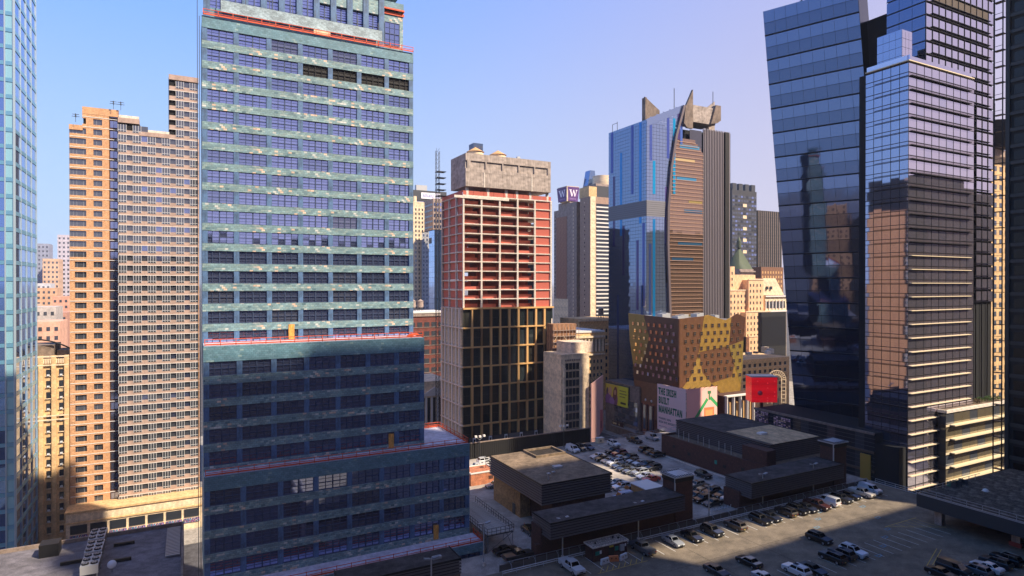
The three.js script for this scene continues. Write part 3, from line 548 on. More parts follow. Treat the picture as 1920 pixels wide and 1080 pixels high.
  const cpan = [], cled = []; for (const [h, a0, a1] of cL) { const aEnd = h > 66 ? a0 + (a1 - a0) * (1 - (h - 66) / 18) : a1; for (let a = a0; a < aEnd - 0.1; a += 3) { const w = Math.min(3, aEnd - a); cpan.push(geoOnFace(bx(w - 0.06, 1.6, 0.08).clone().rotateX(rr(-0.006, 0.006)).rotateY(rr(-0.006, 0.006)), F, a + w / 2, B(h) + 0.95, -0.2)); } cled.push(geoOnFace(bx(aEnd - a0, 0.22, 0.5), F, (a0 + aEnd) / 2, B(h), 0)); }
  mergedPart(T, 'copper_glazing', cpan, cop, 'stuff'); mergedPart(T, 'copper_ledge', cled, std(0xc9a58c, 0.4, 0.4));
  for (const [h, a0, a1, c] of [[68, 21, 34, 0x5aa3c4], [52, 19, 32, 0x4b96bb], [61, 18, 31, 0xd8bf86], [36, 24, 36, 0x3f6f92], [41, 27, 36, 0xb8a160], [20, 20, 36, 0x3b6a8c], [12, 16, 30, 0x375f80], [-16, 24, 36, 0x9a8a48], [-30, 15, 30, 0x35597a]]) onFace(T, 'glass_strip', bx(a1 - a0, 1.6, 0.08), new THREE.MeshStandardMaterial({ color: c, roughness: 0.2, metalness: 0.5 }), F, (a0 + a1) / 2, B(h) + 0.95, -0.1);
  const gl = [], fins = []; for (let k = 0; k < 17; k++) fins.push(geoOnFace(bx(0.28, B(79.5), 0.5), F, 36.9 + k * 1.12, B(79.5) / 2, -0.1)); gl.push(geoOnFace(bx(19.3, B(79), 0.2), F, 46.3, B(79) / 2, -0.45)); gl.push(geoOnFace(bx(8, B(78), 0.2), F, 32, B(78) / 2, -0.6));
  mergedPart(T, 'rib', fins, std(0xa39a9c, 0.5, 0.3)); mergedPart(T, 'ribbed_wall', gl, grey); onFace(T, 'corner_column', bx(2.6, B(79), 1.2), M.black, F, 52.6, B(79) / 2, 0.1);
  pg([[0, 76], [23, 86], [23, 89.4], [0, 79.6]], 0.2, 0, 0.02, blue, 'roof_edge_glass');
  // concrete crown
  pg([[24.5, 78], [22.4, 80], [23.3, 88], [28.2, 97.4], [28.2, 78]], 1.2, 0, 0.3, M.concreteDark, 'crown_spike');
  mergedPart(T, 'crown_beam', [bxMin(u0 + 28.4, B(82), -v - 10, u0 + 45, B(90.5), -v - 0.2)], M.concrete);
  pg([[41, 82], [45.6, 83], [47.8, 84.5], [47.8, 92], [44.4, 92]], 3, 0, -2, M.concreteDark, 'crown_wedge'); pg([[44, 78], [49.6, 78], [49.6, 96], [42, 90.5], [44, 90]], 1.0, 0, -6, M.concrete, 'crown_fin');
  mergedPart(T, 'crown_fin', [bxMin(u0 + 0.5, B(79), -v - 4, u0 + 1.4, B(90.5), -v - 1.5)], M.concreteDark); pg([[0.8, 79], [0.8, 91], [10, 85.5], [10, 80]], 0.8, 0, -3, M.concreteDark, 'crown_fin');
  mergedPart(T, 'roof_mast', [bar([u0 + 20, B(86), -v - 3], [u0 + 20, B(98), -v - 3], 0.18), bar([u0 + 48.3, B(94), -v - 5], [u0 + 48.3, B(101), -v - 5], 0.18), bar([u0 + 1, B(79), -vb + 6], [u0 + 1, B(84), -vb + 6], 0.14), bar([u0 + 1, B(83.4), -vb + 2], [u0 + 1, B(83.4), -vb + 6], 0.12), bar([u0 + 1, B(79), -vb + 2], [u0 + 1, B(83.4), -vb + 2], 0.14)], M.steelDark);
}
// ---------------------------------------------------------------- gold faceted hotel
{
  const T = thing('gold_hotel', 'faceted gold and copper clad hotel block with small square windows', 'building', 205, 217, -EYE);
  const tones = [0x9c7c3c, 0x72503a, 0x5c3e30, 0x8c783e, 0x4a3228, 0xa88846].map((c) => { const t = mottled([(c >> 16) & 255, (c >> 8) & 255, c & 255], 0.14, 4, 4); return new THREE.MeshStandardMaterial({ map: t, roughness: 0.42, metalness: 0.3 }); });
  const u0 = 185, v = 200, h0 = -48, F = face('front', u0, v), Wt = face('west', u0, 234), fw = 40, ww = 34;
  mergedPart(T, 'core', [bxMin(u0 + 2.4, 0, -231, u0 + fw - 3, B(-18), -v - 2.4)], M.darkCore);
  // facets: outlines on each face (a across, h relative to the eye), slightly different depths
  const facet = (Fc, pts, tone, d) => { const g = poly(pts.map(([a, h]) => [a, B(h)]), 0.5 + d); const p = Fc.at(0, 0, -0.6); const m = shade(new THREE.Mesh(g, tones[tone])); m.name = 'cladding_facet'; m.rotation.y = Fc.turn; m.position.set(p[0] - T.position.x, p[1], p[2] - T.position.z); T.add(m); };
  facet(F, [[0, -14.3], [14.5, -13.4], [11.5, -29], [7, -39], [0, -46], [0, -30]], 1, 0.02);
  facet(F, [[14.5, -13.4], [17, -12.9], [27.5, -15.6], [31, -14.4], [29.5, -27], [11.5, -29]], 0, 0.10);
  facet(F, [[31, -14.4], [34.8, -12.8], [40, -14.6], [38.6, -25], [29.5, -27]], 2, 0.05);
  facet(F, [[38.6, -25], [38, -36], [37, -45], [33, -36], [29.5, -27]], 3, 0.12);
  facet(F, [[11.5, -29], [29.5, -27], [33, -36], [31, -41], [19, -43], [13.5, -38]], 1, 0.0);
  facet(F, [[11.5, -29], [13.5, -38], [19, -43], [16, -48], [0, -47.5], [0, -46], [7, -39]], 5, 0.08);
  facet(F, [[31, -41], [33, -36], [37, -45], [36, -52], [27, -50], [19, -43]], 0, 0.06);
  facet(F, [[16, -48], [19, -43], [27, -50], [36, -52], [35, -60], [0, -60], [0, -47.5]], 2, 0.03);
  facet(Wt, [[0, -13.2], [11, -13.6], [15, -24], [10, -36], [3.6, -37], [1, -26]], 3, 0.06);
  facet(Wt, [[11, -13.6], [34, -14.3], [34, -28], [34, -39], [24, -37], [15, -24]], 2, 0.02);
  facet(Wt, [[3.6, -37], [10, -36], [15, -24], [24, -37], [34, -39], [34, -46], [20, -44], [4, -44]], 4, 0.1);
  facet(Wt, [[4, -44], [20, -44], [34, -46], [34, -60], [6, -60]], 1, 0.0);
  mergedPart(T, 'roof', [bxMin(u0 + 1, B(-18), -233, u0 + fw - 1, B(-15.5), -v - 0.8)], M.roofGrey);
  for (let k = 0; k < 9; k++) mergedPart(T, 'roof_plant', [bxMin(u0 + 3 + k * 3.8, B(-15.5), -228 + (k % 3) * 6, u0 + 5.6 + k * 3.8, B(-13.9 + (k % 2) * 0.8), -224 + (k % 3) * 6)], M.galv);
  const wg = bx(1.25, 1.5, 0.1), fr = merge([bxAt(0, 0.79, 0.02, 1.45, 0.1, 0.16), bxAt(0, -0.79, 0.02, 1.45, 0.1, 0.16), bxAt(-0.68, 0, 0.02, 0.1, 1.5, 0.16), bxAt(0.68, 0, 0.02, 0.1, 1.5, 0.16), bxAt(0, 0, 0.02, 1.3, 0.08, 0.12)]);
  for (let r = 0; r < 8; r++) for (let k = 0; k < 9; k++) { const m = onFace(T, 'window', wg, M.windowDark, F, 4.4 + k * 3.9 + (r % 2) * 1.3 - 0.6, B(-17.6 - r * 3.25), 0.1); part(m, 'window_frame', fr, M.goldDark); }
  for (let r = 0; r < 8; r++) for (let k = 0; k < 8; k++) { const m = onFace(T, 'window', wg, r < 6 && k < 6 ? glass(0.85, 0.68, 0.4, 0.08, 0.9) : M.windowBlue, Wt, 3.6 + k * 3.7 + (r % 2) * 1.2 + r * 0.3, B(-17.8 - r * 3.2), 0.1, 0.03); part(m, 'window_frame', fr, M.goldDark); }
}
// ---------------------------------------------------------------- big glass tower on the right
{
  const T = thing('corner_glass_tower', 'dark reflective glass office tower with leaning facade filling the right side', 'building', 215, 125, -EYE);
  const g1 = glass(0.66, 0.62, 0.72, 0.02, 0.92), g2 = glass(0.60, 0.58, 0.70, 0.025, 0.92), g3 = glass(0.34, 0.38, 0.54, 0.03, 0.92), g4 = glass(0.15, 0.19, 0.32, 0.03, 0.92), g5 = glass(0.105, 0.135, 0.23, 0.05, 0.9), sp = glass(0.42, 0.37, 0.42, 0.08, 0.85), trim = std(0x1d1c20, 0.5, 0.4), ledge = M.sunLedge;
  // wing facing the deck
  const u0 = 187, v0 = 106.7, F = face('front', u0, v0), Wf = face('west', u0, 119.7), W = 35.3, D = 13, P = 4.05, top = B(65.7);
  mergedPart(T, 'core', [bxMin(u0 + 0.4, 0, -122, u0 + W, top - 0.3, -v0 - 0.4), bxMin(210, 0, -138, 230, B(92), -121)], M.darkCore);
  for (let r = 0; r < 31; r++) {
    const y = top - 0.6 - r * P; if (y < 8) break;
    for (let i = 0; i < 9; i++) onFace(T, 'window_pane', bx(W / 9 - 0.06, 2.55, 0.06), (r * 3 + i) % 5 ? g1 : g2, F, (i + 0.5) * W / 9, y - 1.3, 0, 0.0035);
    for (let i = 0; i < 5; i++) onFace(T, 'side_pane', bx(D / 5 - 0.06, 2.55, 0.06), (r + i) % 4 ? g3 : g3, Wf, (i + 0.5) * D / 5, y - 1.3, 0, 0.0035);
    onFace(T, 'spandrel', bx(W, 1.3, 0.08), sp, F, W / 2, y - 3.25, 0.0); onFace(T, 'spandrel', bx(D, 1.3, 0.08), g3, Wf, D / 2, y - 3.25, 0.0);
    onFace(T, 'trim_line', bx(W, 0.16, 0.22), trim, F, W / 2, y - 2.66, 0.06); onFace(T, 'trim_line', bx(D, 0.16, 0.2), trim, Wf, D / 2, y - 2.66, 0.06);
    onFace(T, 'sunshade', bx(W - 3, 0.2, 0.8), r < 13 ? trim : ledge, F, W / 2 - 1, y - 3.7, 0.35); onFace(T, 'trim_line', bx(D - 3, 0.12, 0.3), trim, Wf, D / 2 + 1.4, y - 3.7, 0.1);
  }
  const mu = []; for (let i = 1; i < 9; i++) mu.push(geoOnFace(bx(0.07, top - 8, 0.1), F, i * W / 9, top / 2 + 4, 0.06)); for (let i = 0; i <= 5; i++) mu.push(geoOnFace(bx(0.08, top - 8, 0.12), Wf, i * D / 5, top / 2 + 4, 0.06)); mergedPart(T, 'mullion', mu, trim);
  mergedPart(T, 'roof_edge', [bxMin(u0 - 0.2, top, -119.7, u0 + W, top + 0.3, -v0 + 0.2)], ledge);
  onFace(T, 'glass_parapet', bx(W, 1.6, 0.06), g2, F, W / 2, top + 1.1, -0.6); onFace(T, 'glass_parapet', bx(D, 1.6, 0.06), g2, Wf, D / 2, top + 1.1, -0.6);
  // glass penthouse on the wing
  { const Fp = face('front', 188.4, 109.5), Wp = face('west', 188.4, 117); mergedPart(T, 'penthouse', [bxMin(188.8, top, -117, 193.2, B(76), -110)], M.darkCore);
    for (let r = 0; r < 4; r++) { for (let i = 0; i < 4; i++) onFace(T, 'penthouse_pane', bx(1.82, 2.5, 0.05), g3, Wp, 0.95 + i * 1.87, top + 1.4 + r * 2.6, 0, 0.004); for (let i = 0; i < 3; i++) onFace(T, 'penthouse_pane', bx(1.6, 2.5, 0.05), g1, Fp, 0.9 + i * 1.7, top + 1.4 + r * 2.6, 0, 0.004); } }
  // tall block behind
  const Ft = face('front', 201.5, 110), Wt = face('west', 201.5, 122), tt = B(134), WT = 40;
  mergedPart(T, 'core', [bxMin(201.9, 0, -121.8, 241.3, tt, -110.4)], M.darkCore);
  const TL = [];
  for (let r = 0; r < 34; r++) {
    const y = tt - 4 - r * P, hgt = y - EYE; const lo = hgt < 62;
    for (let i = 0; i < 11; i++) { if (lo && i < 5) continue; (r < 18 || i > 7 ? onFace(T, 'tower_pane', bx(WT / 11 - 0.06, 3.3, 0.06), Math.abs(hgt - 88) < 2.2 && i > 0 && i < 10 ? std(0x4a3d30, 0.6) : (r + i) % 4 ? g1 : g2, Ft, (i + 0.5) * WT / 11, y, 0, 0.0035) : 0); }
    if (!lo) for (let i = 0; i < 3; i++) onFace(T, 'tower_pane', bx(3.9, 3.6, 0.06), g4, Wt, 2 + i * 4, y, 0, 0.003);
    TL.push(geoOnFace(bx(WT, 0.18, 0.3), Ft, WT / 2, y - 1.8, 0.06)); if (r % 2 === 0 || r > 10) TL.push(geoOnFace(bx(WT - 6, 0.12, 0.6), Ft, WT / 2, y - 1.2, 0.3)); if (!lo) TL.push(geoOnFace(bx(12, 0.18, 0.2), Wt, 6, y - 1.95, 0.06));
  }
  for (let i = 0; i <= 11; i++) TL.push(geoOnFace(bx(0.16, tt - 20, 0.28), Ft, i * WT / 11, tt / 2 + 10, 0.06)); mergedPart(T, 'trim_line', TL, trim);
  // leaning west facade: bilinear patch between four corners
  const c00 = [202, 155.1, -60], c10 = [213.5, 126.4, -60], c01 = [188.4, 159.7, 101], c11 = [199.9, 131, 101];
  const at = (s, t, c = 0) => { const q = [0, 1, 2].map((k) => (c00[k] * (1 - s) + c10[k] * s) * (1 - t) + (c01[k] * (1 - s) + c11[k] * s) * t); const n = new THREE.Vector3(-0.928, 0, 0.372).normalize(); return [q[0] + n.x * c - T.position.x, B(q[2]), -q[1] + n.z * c - T.position.z]; };
  const NR = 36, NC = 8; const fl = [];
  for (let r = 0; r < NR; r++) {
    for (let i = 0; i < NC; i++) {
      const s0 = i / NC, s1 = (i + 1) / NC, t0 = r / NR, t1 = (r + 1) / NR, j = () => rr(-0.008, 0.008), e = 0.0012;
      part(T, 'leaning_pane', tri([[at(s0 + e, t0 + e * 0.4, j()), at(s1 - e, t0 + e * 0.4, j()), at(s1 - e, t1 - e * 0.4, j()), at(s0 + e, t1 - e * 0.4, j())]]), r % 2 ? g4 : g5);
    }
    const a = at(0, r / NR, 0.1), b = at(1, r / NR, 0.1); fl.push(bar(a, b, r % 2 ? 0.05 : 0.3, 4));
  }
  for (let i = 0; i <= NC; i++) fl.push(bar(at(i / NC, 0, 0.0), at(i / NC, 1, 0.0), 0.035, 4));
  part(T, 'floor_line', merge(fl), trim);
  { // body behind the leaning facade, with a recessed return
    const p = (s, t, back) => { const q = at(s, t, -0.4); return [q[0] + back, q[1], q[2] - back * 0.35]; };
    part(T, 'leaning_body', tri([[p(0, 0, 0), p(1, 0, 0), p(1, 1, 0), p(0, 1, 0)], [p(0, 0, 12), p(0, 0, 0), p(0, 1, 0), p(0, 1, 12)], [p(1, 0, 0), p(1, 0, 12), p(1, 1, 12), p(1, 1, 0)], [p(0, 1, 0), p(1, 1, 0), p(1, 1, 12), p(0, 1, 12)]]), new THREE.MeshStandardMaterial({ color: 0x11151c, roughness: 0.25, metalness: 0.6, side: THREE.DoubleSide }));
    part(T, 'roof_truss', merge([bar(at(0.35, 1.0, -3), at(0.6, 1.04, -4), 0.25), bar(at(0.6, 1.04, -4), at(0.98, 1.05, -4), 0.25), bar(at(0.5, 1.0, -3), at(0.6, 1.04, -4), 0.2), bar(at(0.7, 1.0, -3), at(0.8, 1.045, -4), 0.2), bar(at(0.8, 1.0, -3), at(0.9, 1.045, -4), 0.2), bar(at(0.6, 1.0, -3), at(0.7, 1.04, -4), 0.2)]), M.steelDark);
  }
  // low podium towards the avenue, banded
  { const Fp = face('west', 183, 158.5), L = 44.5, pt = B(-44.4); mergedPart(T, 'podium', [bxMin(183.4, 0, -158.5, 200, pt - 0.2, -114), bxMin(183.2, 0, -114, 187.2, pt - 3, -107)], M.darkCore);
    for (let r = 0; r < 4; r++) { onFace(T, 'podium_band', bx(L, 0.7, 0.6), r === 0 ? M.concreteDark : std(0x5a4a3c, 0.6, 0.2), Fp, L / 2, pt - 0.3 - r * 5.7, 0.2);
      for (let i = 0; i < 14; i++) onFace(T, 'podium_pane', bx(L / 14 - 0.12, 4.9, 0.08), i % 3 ? M.windowDark : M.windowMid, Fp, (i + 0.5) * L / 14, pt - 3.2 - r * 5.7, 0, 0.006);
      for (let k = 1; k < 4; k++) onFace(T, 'podium_rail', bx(L, 0.1, 0.16), M.steelDark, Fp, L / 2, pt - 0.7 - r * 5.7 - k * 1.2, 0.12); }
    const led = canvas(256, 128, (c, w, h) => { c.fillStyle = '#241a24'; c.fillRect(0, 0, w, h); for (let r = 0; r < 8; r++) for (let k = 0; k < 7; k++) { c.fillStyle = ['#caa0b4', '#d9b8c0', '#5b4a6e', '#8a6a7a', '#30263a', '#c9a890'][Math.floor(rnd() * 6)]; c.fillRect(k * 37 + 2, r * 16 + 2, 20 + rnd() * 16, 11); } });
    for (const [a, w, b] of [[3.4, 5.6, -47.4], [12, 7, -48], [10, 10, -53.2]]) onFace(T, 'display_screen', new THREE.BoxGeometry(w, 4.4, 0.2), new THREE.MeshStandardMaterial({ map: led, roughness: 0.5 }), Fp, a, B(b), 0.3);
    onFace(T, 'street_sign_wall', bx(3.2, 9.5, 0.4), std(0xb48a34, 0.6), face('west', 182.8, 116.5), 0, B(-56), 0.4);
  }
  // terrace block on the right with lit sunshades
  { const v = 104.2, Fp = face('front', 202, v), Wp = face('west', 202, 106.4), L = 40, pt = B(-37.8); mergedPart(T, 'terrace_block', [bxMin(202.4, 0, -106.3, 242, pt - 0.2, -v - 0.4), bxMin(222.6, 0, -109.8, 242, pt - 0.2, -106.3)], M.darkCore);
    onFace(T, 'roof_edge', bx(L + 0.4, 0.9, 0.6), M.concreteLight, Fp, L / 2, pt - 0.2, 0.1); onFace(T, 'roof_edge', bx(2.2, 0.9, 0.6), M.concreteLight, Wp, 1.1, pt - 0.2, 0.1);
    for (let r = 0; r < 8; r++) { const y = pt - 1 - r * 4.2; if (y < 4) break; for (let i = 0; i < 9; i++) onFace(T, 'terrace_pane', bx(L / 9 - 0.1, 3.1, 0.08), (i + r) % 3 ? glass(0.3, 0.26, 0.18, 0.06, 0.7) : M.windowMid, Fp, (i + 0.5) * L / 9, y - 1.6, 0, 0.005);
      onFace(T, 'terrace_pane', bx(2.1, 3.1, 0.08), M.windowDark, Wp, 1.1, y - 1.6, 0, 0.005);
      onFace(T, 'sunshade', bx(L - 3, 0.3, 1.6), ledge, Fp, L / 2 + 0.6, y - 3.4, 0.75); onFace(T, 'spandrel', bx(L, 0.7, 0.12), ledge, Fp, L / 2, y - 3.55, 0.02); onFace(T, 'spandrel', bx(2.2, 0.7, 0.12), trim, Wp, 1.1, y - 3.55, 0.02);
      for (let i = 0; i < 12; i++) onFace(T, 'shade_bracket', bx(0.08, 0.4, 1.2), trim, Fp, 2 + i * 3.2, y - 3.72, 0.6); }
    mergedPart(T, 'roof_terrace', [bxMin(202.3, pt - 0.1, -106.3, 241.8, pt, -v - 0.5), bxMin(222.5, pt - 0.1, -109.8, 241.8, pt, -106.3)], M.roofTan);
  }
  // shrubs on the terrace
  for (let k = 0; k < 5; k++) {
    const S = thing('terrace_shrub', ['leafless shrub', 'low clipped green shrub', 'rounded green shrub', 'spreading green shrub', 'small green shrub'][k] + ' on the right hand roof terrace, ' + ['first', 'second', 'third', 'fourth', 'fifth'][k] + ' from its left end', 'shrub', 224.5 + k * 3, 106.4 + (k % 2), -37.8, 0, 'shrubs on the roof terrace');
    const L = []; for (let i = 0; i < 260; i++) { const th = rr(0, 6.28), r = Math.pow(rnd(), 0.5) * 1.3, y = rr(0.3, 1.1 + 0.9 * (1 - r / 1.3)); L.push(new THREE.PlaneGeometry(0.16, 0.22).rotateX(rr(0, 6)).rotateY(rr(0, 6)).translate(Math.cos(th) * r, y, Math.sin(th) * r)); }
    part(S, 'foliage', merge(L), new THREE.MeshStandardMaterial({ color: k ? 0x3f5a28 : 0x5a4a38, roughness: 0.9, side: THREE.DoubleSide })); part(S, 'stem', merge([bar([0, 0, 0], [0.1, 1.2, 0.1], 0.06), bar([0, 0.3, 0], [-0.5, 1.2, 0.3], 0.04), bar([0, 0.3, 0], [0.5, 1.3, -0.3], 0.04)]), M.brickBrown);
  }
}
{ // dark tower at the right edge, with its exposed steel screen
  const T = thing('dark_edge_tower', 'very dark tower with rod screens cut by the right edge of the view', 'building', 197, 69, -EYE);
  const F = face('west', 187, 83), tt = B(150), edgeGlass = std(0x0b0c0d, 0.25, 0.1); mergedPart(T, 'wall', [bxMin(187.6, 0, -82.6, 204, tt, -30)], std(0x22221f, 0.7));
  for (let r = 0; r < 52; r++) { const y = 2 + r * 4.2; for (let i = 0; i < 4; i++) { const m = onFace(T, 'window', bx(3.9, 2.3, 0.1), edgeGlass, F, 4.2 + i * 5.6, y + 2.4, -0.5, 0.004); } onFace(T, 'rod_screen', bx(52, 0.9, 0.2), std(0x3a3a36, 0.6), F, 26.5, y + 0.6, -0.2); }
  for (let i = 0; i < 6; i++) onFace(T, 'column', bx(0.9, tt, 0.7), std(0x2c2c29, 0.6), F, 1 + i * 5.6, tt / 2, -0.2);
  const L = []; for (let y = 3; y < tt; y += 4.2) { L.push(geoOnFace(bx(2.2, 0.18, 1.4), F, -1.2, y, -0.9), geoOnFace(bx(2.0, 0.1, 0.1), F, -1.2, y + 1.1, -0.2)); } for (const a of [-2.2, -0.3]) L.push(geoOnFace(bx(0.22, tt, 0.22), F, a, tt / 2, -0.4)); mergedPart(T, 'steel_screen', L, M.blackMetal);
}
// ---------------------------------------------------------------- buildings behind
function grid(T, F, o) {      // punched windows with sills, or ribbons
  let n = 0; const extra = [];
  for (let r = 0; r < o.rows; r++) for (let k = 0; k < o.cols; k++) {
    const a = o.a0 + k * o.da, y = o.top - r * o.dy;
    if (y < 3 || (o.skip && o.skip(k, r))) continue;
    if (n++ < 290) onFace(T, o.name ?? 'window', bx(o.w, o.h, 0.16), o.mats ? o.mats[(r * 7 + k * 5 + ((r * k) % 3)) % o.mats.length] : o.mat, F, a, y, o.c ?? 0.02, o.tilt ?? 0);
    else extra.push(geoOnFace(bx(o.w, o.h, 0.16), F, a, y, o.c ?? 0.02));
  }
  if (extra.length) mergedPart(T, 'distant_windows', extra, o.mat ?? o.mats[0], 'stuff');
  if (o.sill) { const L = []; for (let r = 0; r < o.rows; r++) { const y = o.top - r * o.dy - o.h / 2 - 0.12; if (y > 3) L.push(geoOnFace(bx(o.cols * o.da, 0.22, 0.35), F, o.a0 + (o.cols - 1) * o.da / 2, y, 0.05)); } mergedPart(T, 'sill_line', L, o.sill); }
}
function block(name, label, u0, u1, v, vb, h1, mat, group) {
  const T = thing(name, label, 'building', (u0 + u1) / 2, v, -EYE, 0, group); mergedPart(T, 'wall', [bxMin(u0, 0, -vb, u1, B(h1), -v)], mat);
  T.userData.ends = undefined; delete T.userData.ends;
  return { T, F: face('front', u0, v), W: face('west', u0, vb), E: face('east', u1, v), fw: u1 - u0, ww: vb - v };
}
{ // left gap, between the blue tower and the frame tower
  let b = block('sign_tower', 'distant tower with white insurance sign on its dark top', 172, 206, 520, 560, 76, std(0x8f93ad, 0.5, 0.3));
  grid(b.T, b.F, { cols: 9, rows: 30, a0: 2, da: 3.7, w: 2.2, h: 2.2, top: B(72), dy: 4.2, mat: M.windowMid });
  onFace(b.T, 'dark_top', bx(35, 9, 1), M.steelDark, b.F, 17, B(79), 0); onFace(b.T, 'rooftop_plant', bx(10, 5, 4), M.galv, b.F, 12, B(86), -4);
  const sg = canvas(512, 128, (c, w, h) => { c.fillStyle = '#e8e6f0'; c.fillRect(0, 0, w, h); c.fillStyle = '#5a6aa8'; c.font = 'bold 92px sans-serif'; c.fillText('Allianz', 40, 98); c.lineWidth = 9; c.strokeStyle = '#5a6aa8'; c.beginPath(); c.arc(440, 64, 44, 0, 7); c.stroke(); c.fillRect(424, 40, 9, 48); c.fillRect(438, 36, 9, 52); c.fillRect(452, 40, 9, 48); });
  onFace(b.T, 'sign', new THREE.BoxGeometry(17.8, 5.4, 0.4), new THREE.MeshStandardMaterial({ map: sg, roughness: 0.5 }), b.F, 19.4, B(79), 0.8);
  b = block('tan_slab', 'slim tan tower beside the blue office tower, small rooftop tank', 143, 153.6, 430, 450, 60.6, M.stonePale); grid(b.T, b.F, { cols: 4, rows: 40, a0: 1.6, da: 2.5, w: 1.0, h: 1.6, top: B(55), dy: 3.1, mat: M.windowMid });
  part(b.T, 'roof_tank', new THREE.CylinderGeometry(1.6, 1.6, 4, 14), M.stonePale, -1, B(63), -4);
  b = block('silver_tower', 'silver grey tower with stepped top behind the blue glass box', 164, 176, 440, 462, 65.3, M.stoneGrey); grid(b.T, b.F, { cols: 5, rows: 20, a0: 1.2, da: 2.4, w: 1.2, h: 2.4, top: B(61), dy: 4.2, mat: M.windowBlue }); grid(b.T, b.W, { cols: 6, rows: 20, a0: 2, da: 3.5, w: 2.8, h: 1.4, top: B(61), dy: 4.2, mat: M.windowMid });
  b = block('blue_glass_box', 'bright blue glass box tower in the gap beside red netting', 150.2, 160, 400, 426, 38.3, M.darkCore); grid(b.T, b.F, { cols: 3, rows: 30, a0: 1.6, da: 3.2, w: 3.1, h: 3.5, top: B(36), dy: 3.6, mats: [glass(0.16, 0.3, 0.6, 0.04, 0.85), glass(0.13, 0.26, 0.52, 0.04, 0.85)], tilt: 0.004 }); grid(b.T, b.W, { cols: 7, rows: 30, a0: 1.9, da: 3.7, w: 3.6, h: 3.5, top: B(36), dy: 3.6, mats: [glass(0.5, 0.66, 0.95, 0.04, 0.85), glass(0.46, 0.62, 0.92, 0.04, 0.85)], tilt: 0.004 }); onFace(b.T, 'plant_louver', bx(5, 4, 0.2), M.steelDark, b.W, 18, B(31), 0.1);
  b = block('brick_loft', 'dark red brick loft building with white roof seen in the left gap', 94, 116, 285, 310, -13.5, tx(mottled([112, 62, 54], 0.2, 4, 4), 0.85)); grid(b.T, b.F, { cols: 5, rows: 9, a0: 1.8, da: 3.6, w: 2.5, h: 2.3, top: B(-19), dy: 4.4, mat: M.windowMid, sill: M.stoneGrey }); mergedPart(b.T, 'roof', [bxMin(93.6, B(-13.5), -311, 116.4, B(-13.0), -284.6)], M.white); onFace(b.T, 'attic_band', bx(22.4, 1.2, 0.7), M.stoneGrey, b.F, 11, B(-14.4), 0.1);
  for (let k = 0; k < 2; k++) { const w = thing('rooftop_water_tank', ['wooden water tank on the white roof of the brick loft', 'smaller water tank behind on the brick loft roof'][k], 'water tank', 101 + k * 4, 300, -13); part(w, 'tank', new THREE.CylinderGeometry(1.5, 1.5, 3, 16), M.stoneGrey, 0, 3.4, 0); part(w, 'tank_roof', new THREE.ConeGeometry(1.7, 1.2, 16), M.stoneGrey, 0, 5.5, 0); part(w, 'stand', merge([[-1, -1], [1, -1], [-1, 1], [1, 1]].map(([x, z]) => bxAt(x, 1, z, 0.15, 2, 0.15))), M.steelDark); }
  b = block('white_classical_building', 'small white classical building with columns low in the left gap', 83, 97, 240, 262, -39.3, M.stonePale); for (let k = 0; k < 6; k++) { onFace(b.T, 'column', bx(0.6, 11, 0.6), M.white, b.F, 1 + k * 2.4, B(-51), 0.3); onFace(b.T, 'window', bx(1.2, 10, 0.1), M.windowDark, b.F, 2.2 + k * 2.4, B(-51), 0.02); } onFace(b.T, 'cornice', bx(14.6, 1.2, 1.2), M.white, b.F, 7, B(-44.6), 0.3); { const p = poly([[-4, 0], [4, 0], [0, 2.4]], 0.8); part(b.T, 'pediment', p, M.white, 0, B(-43.9), 0.1); }
  b = block('dark_slender_tower', 'slender dark tower peeking above the concrete crown', 269, 280, 600, 612, 150.8, std(0x2f4568, 0.4, 0.4)); grid(b.T, b.F, { cols: 3, rows: 20, a0: 2, da: 3.5, w: 2.2, h: 2.6, top: B(147), dy: 5, mat: M.windowMid });
}
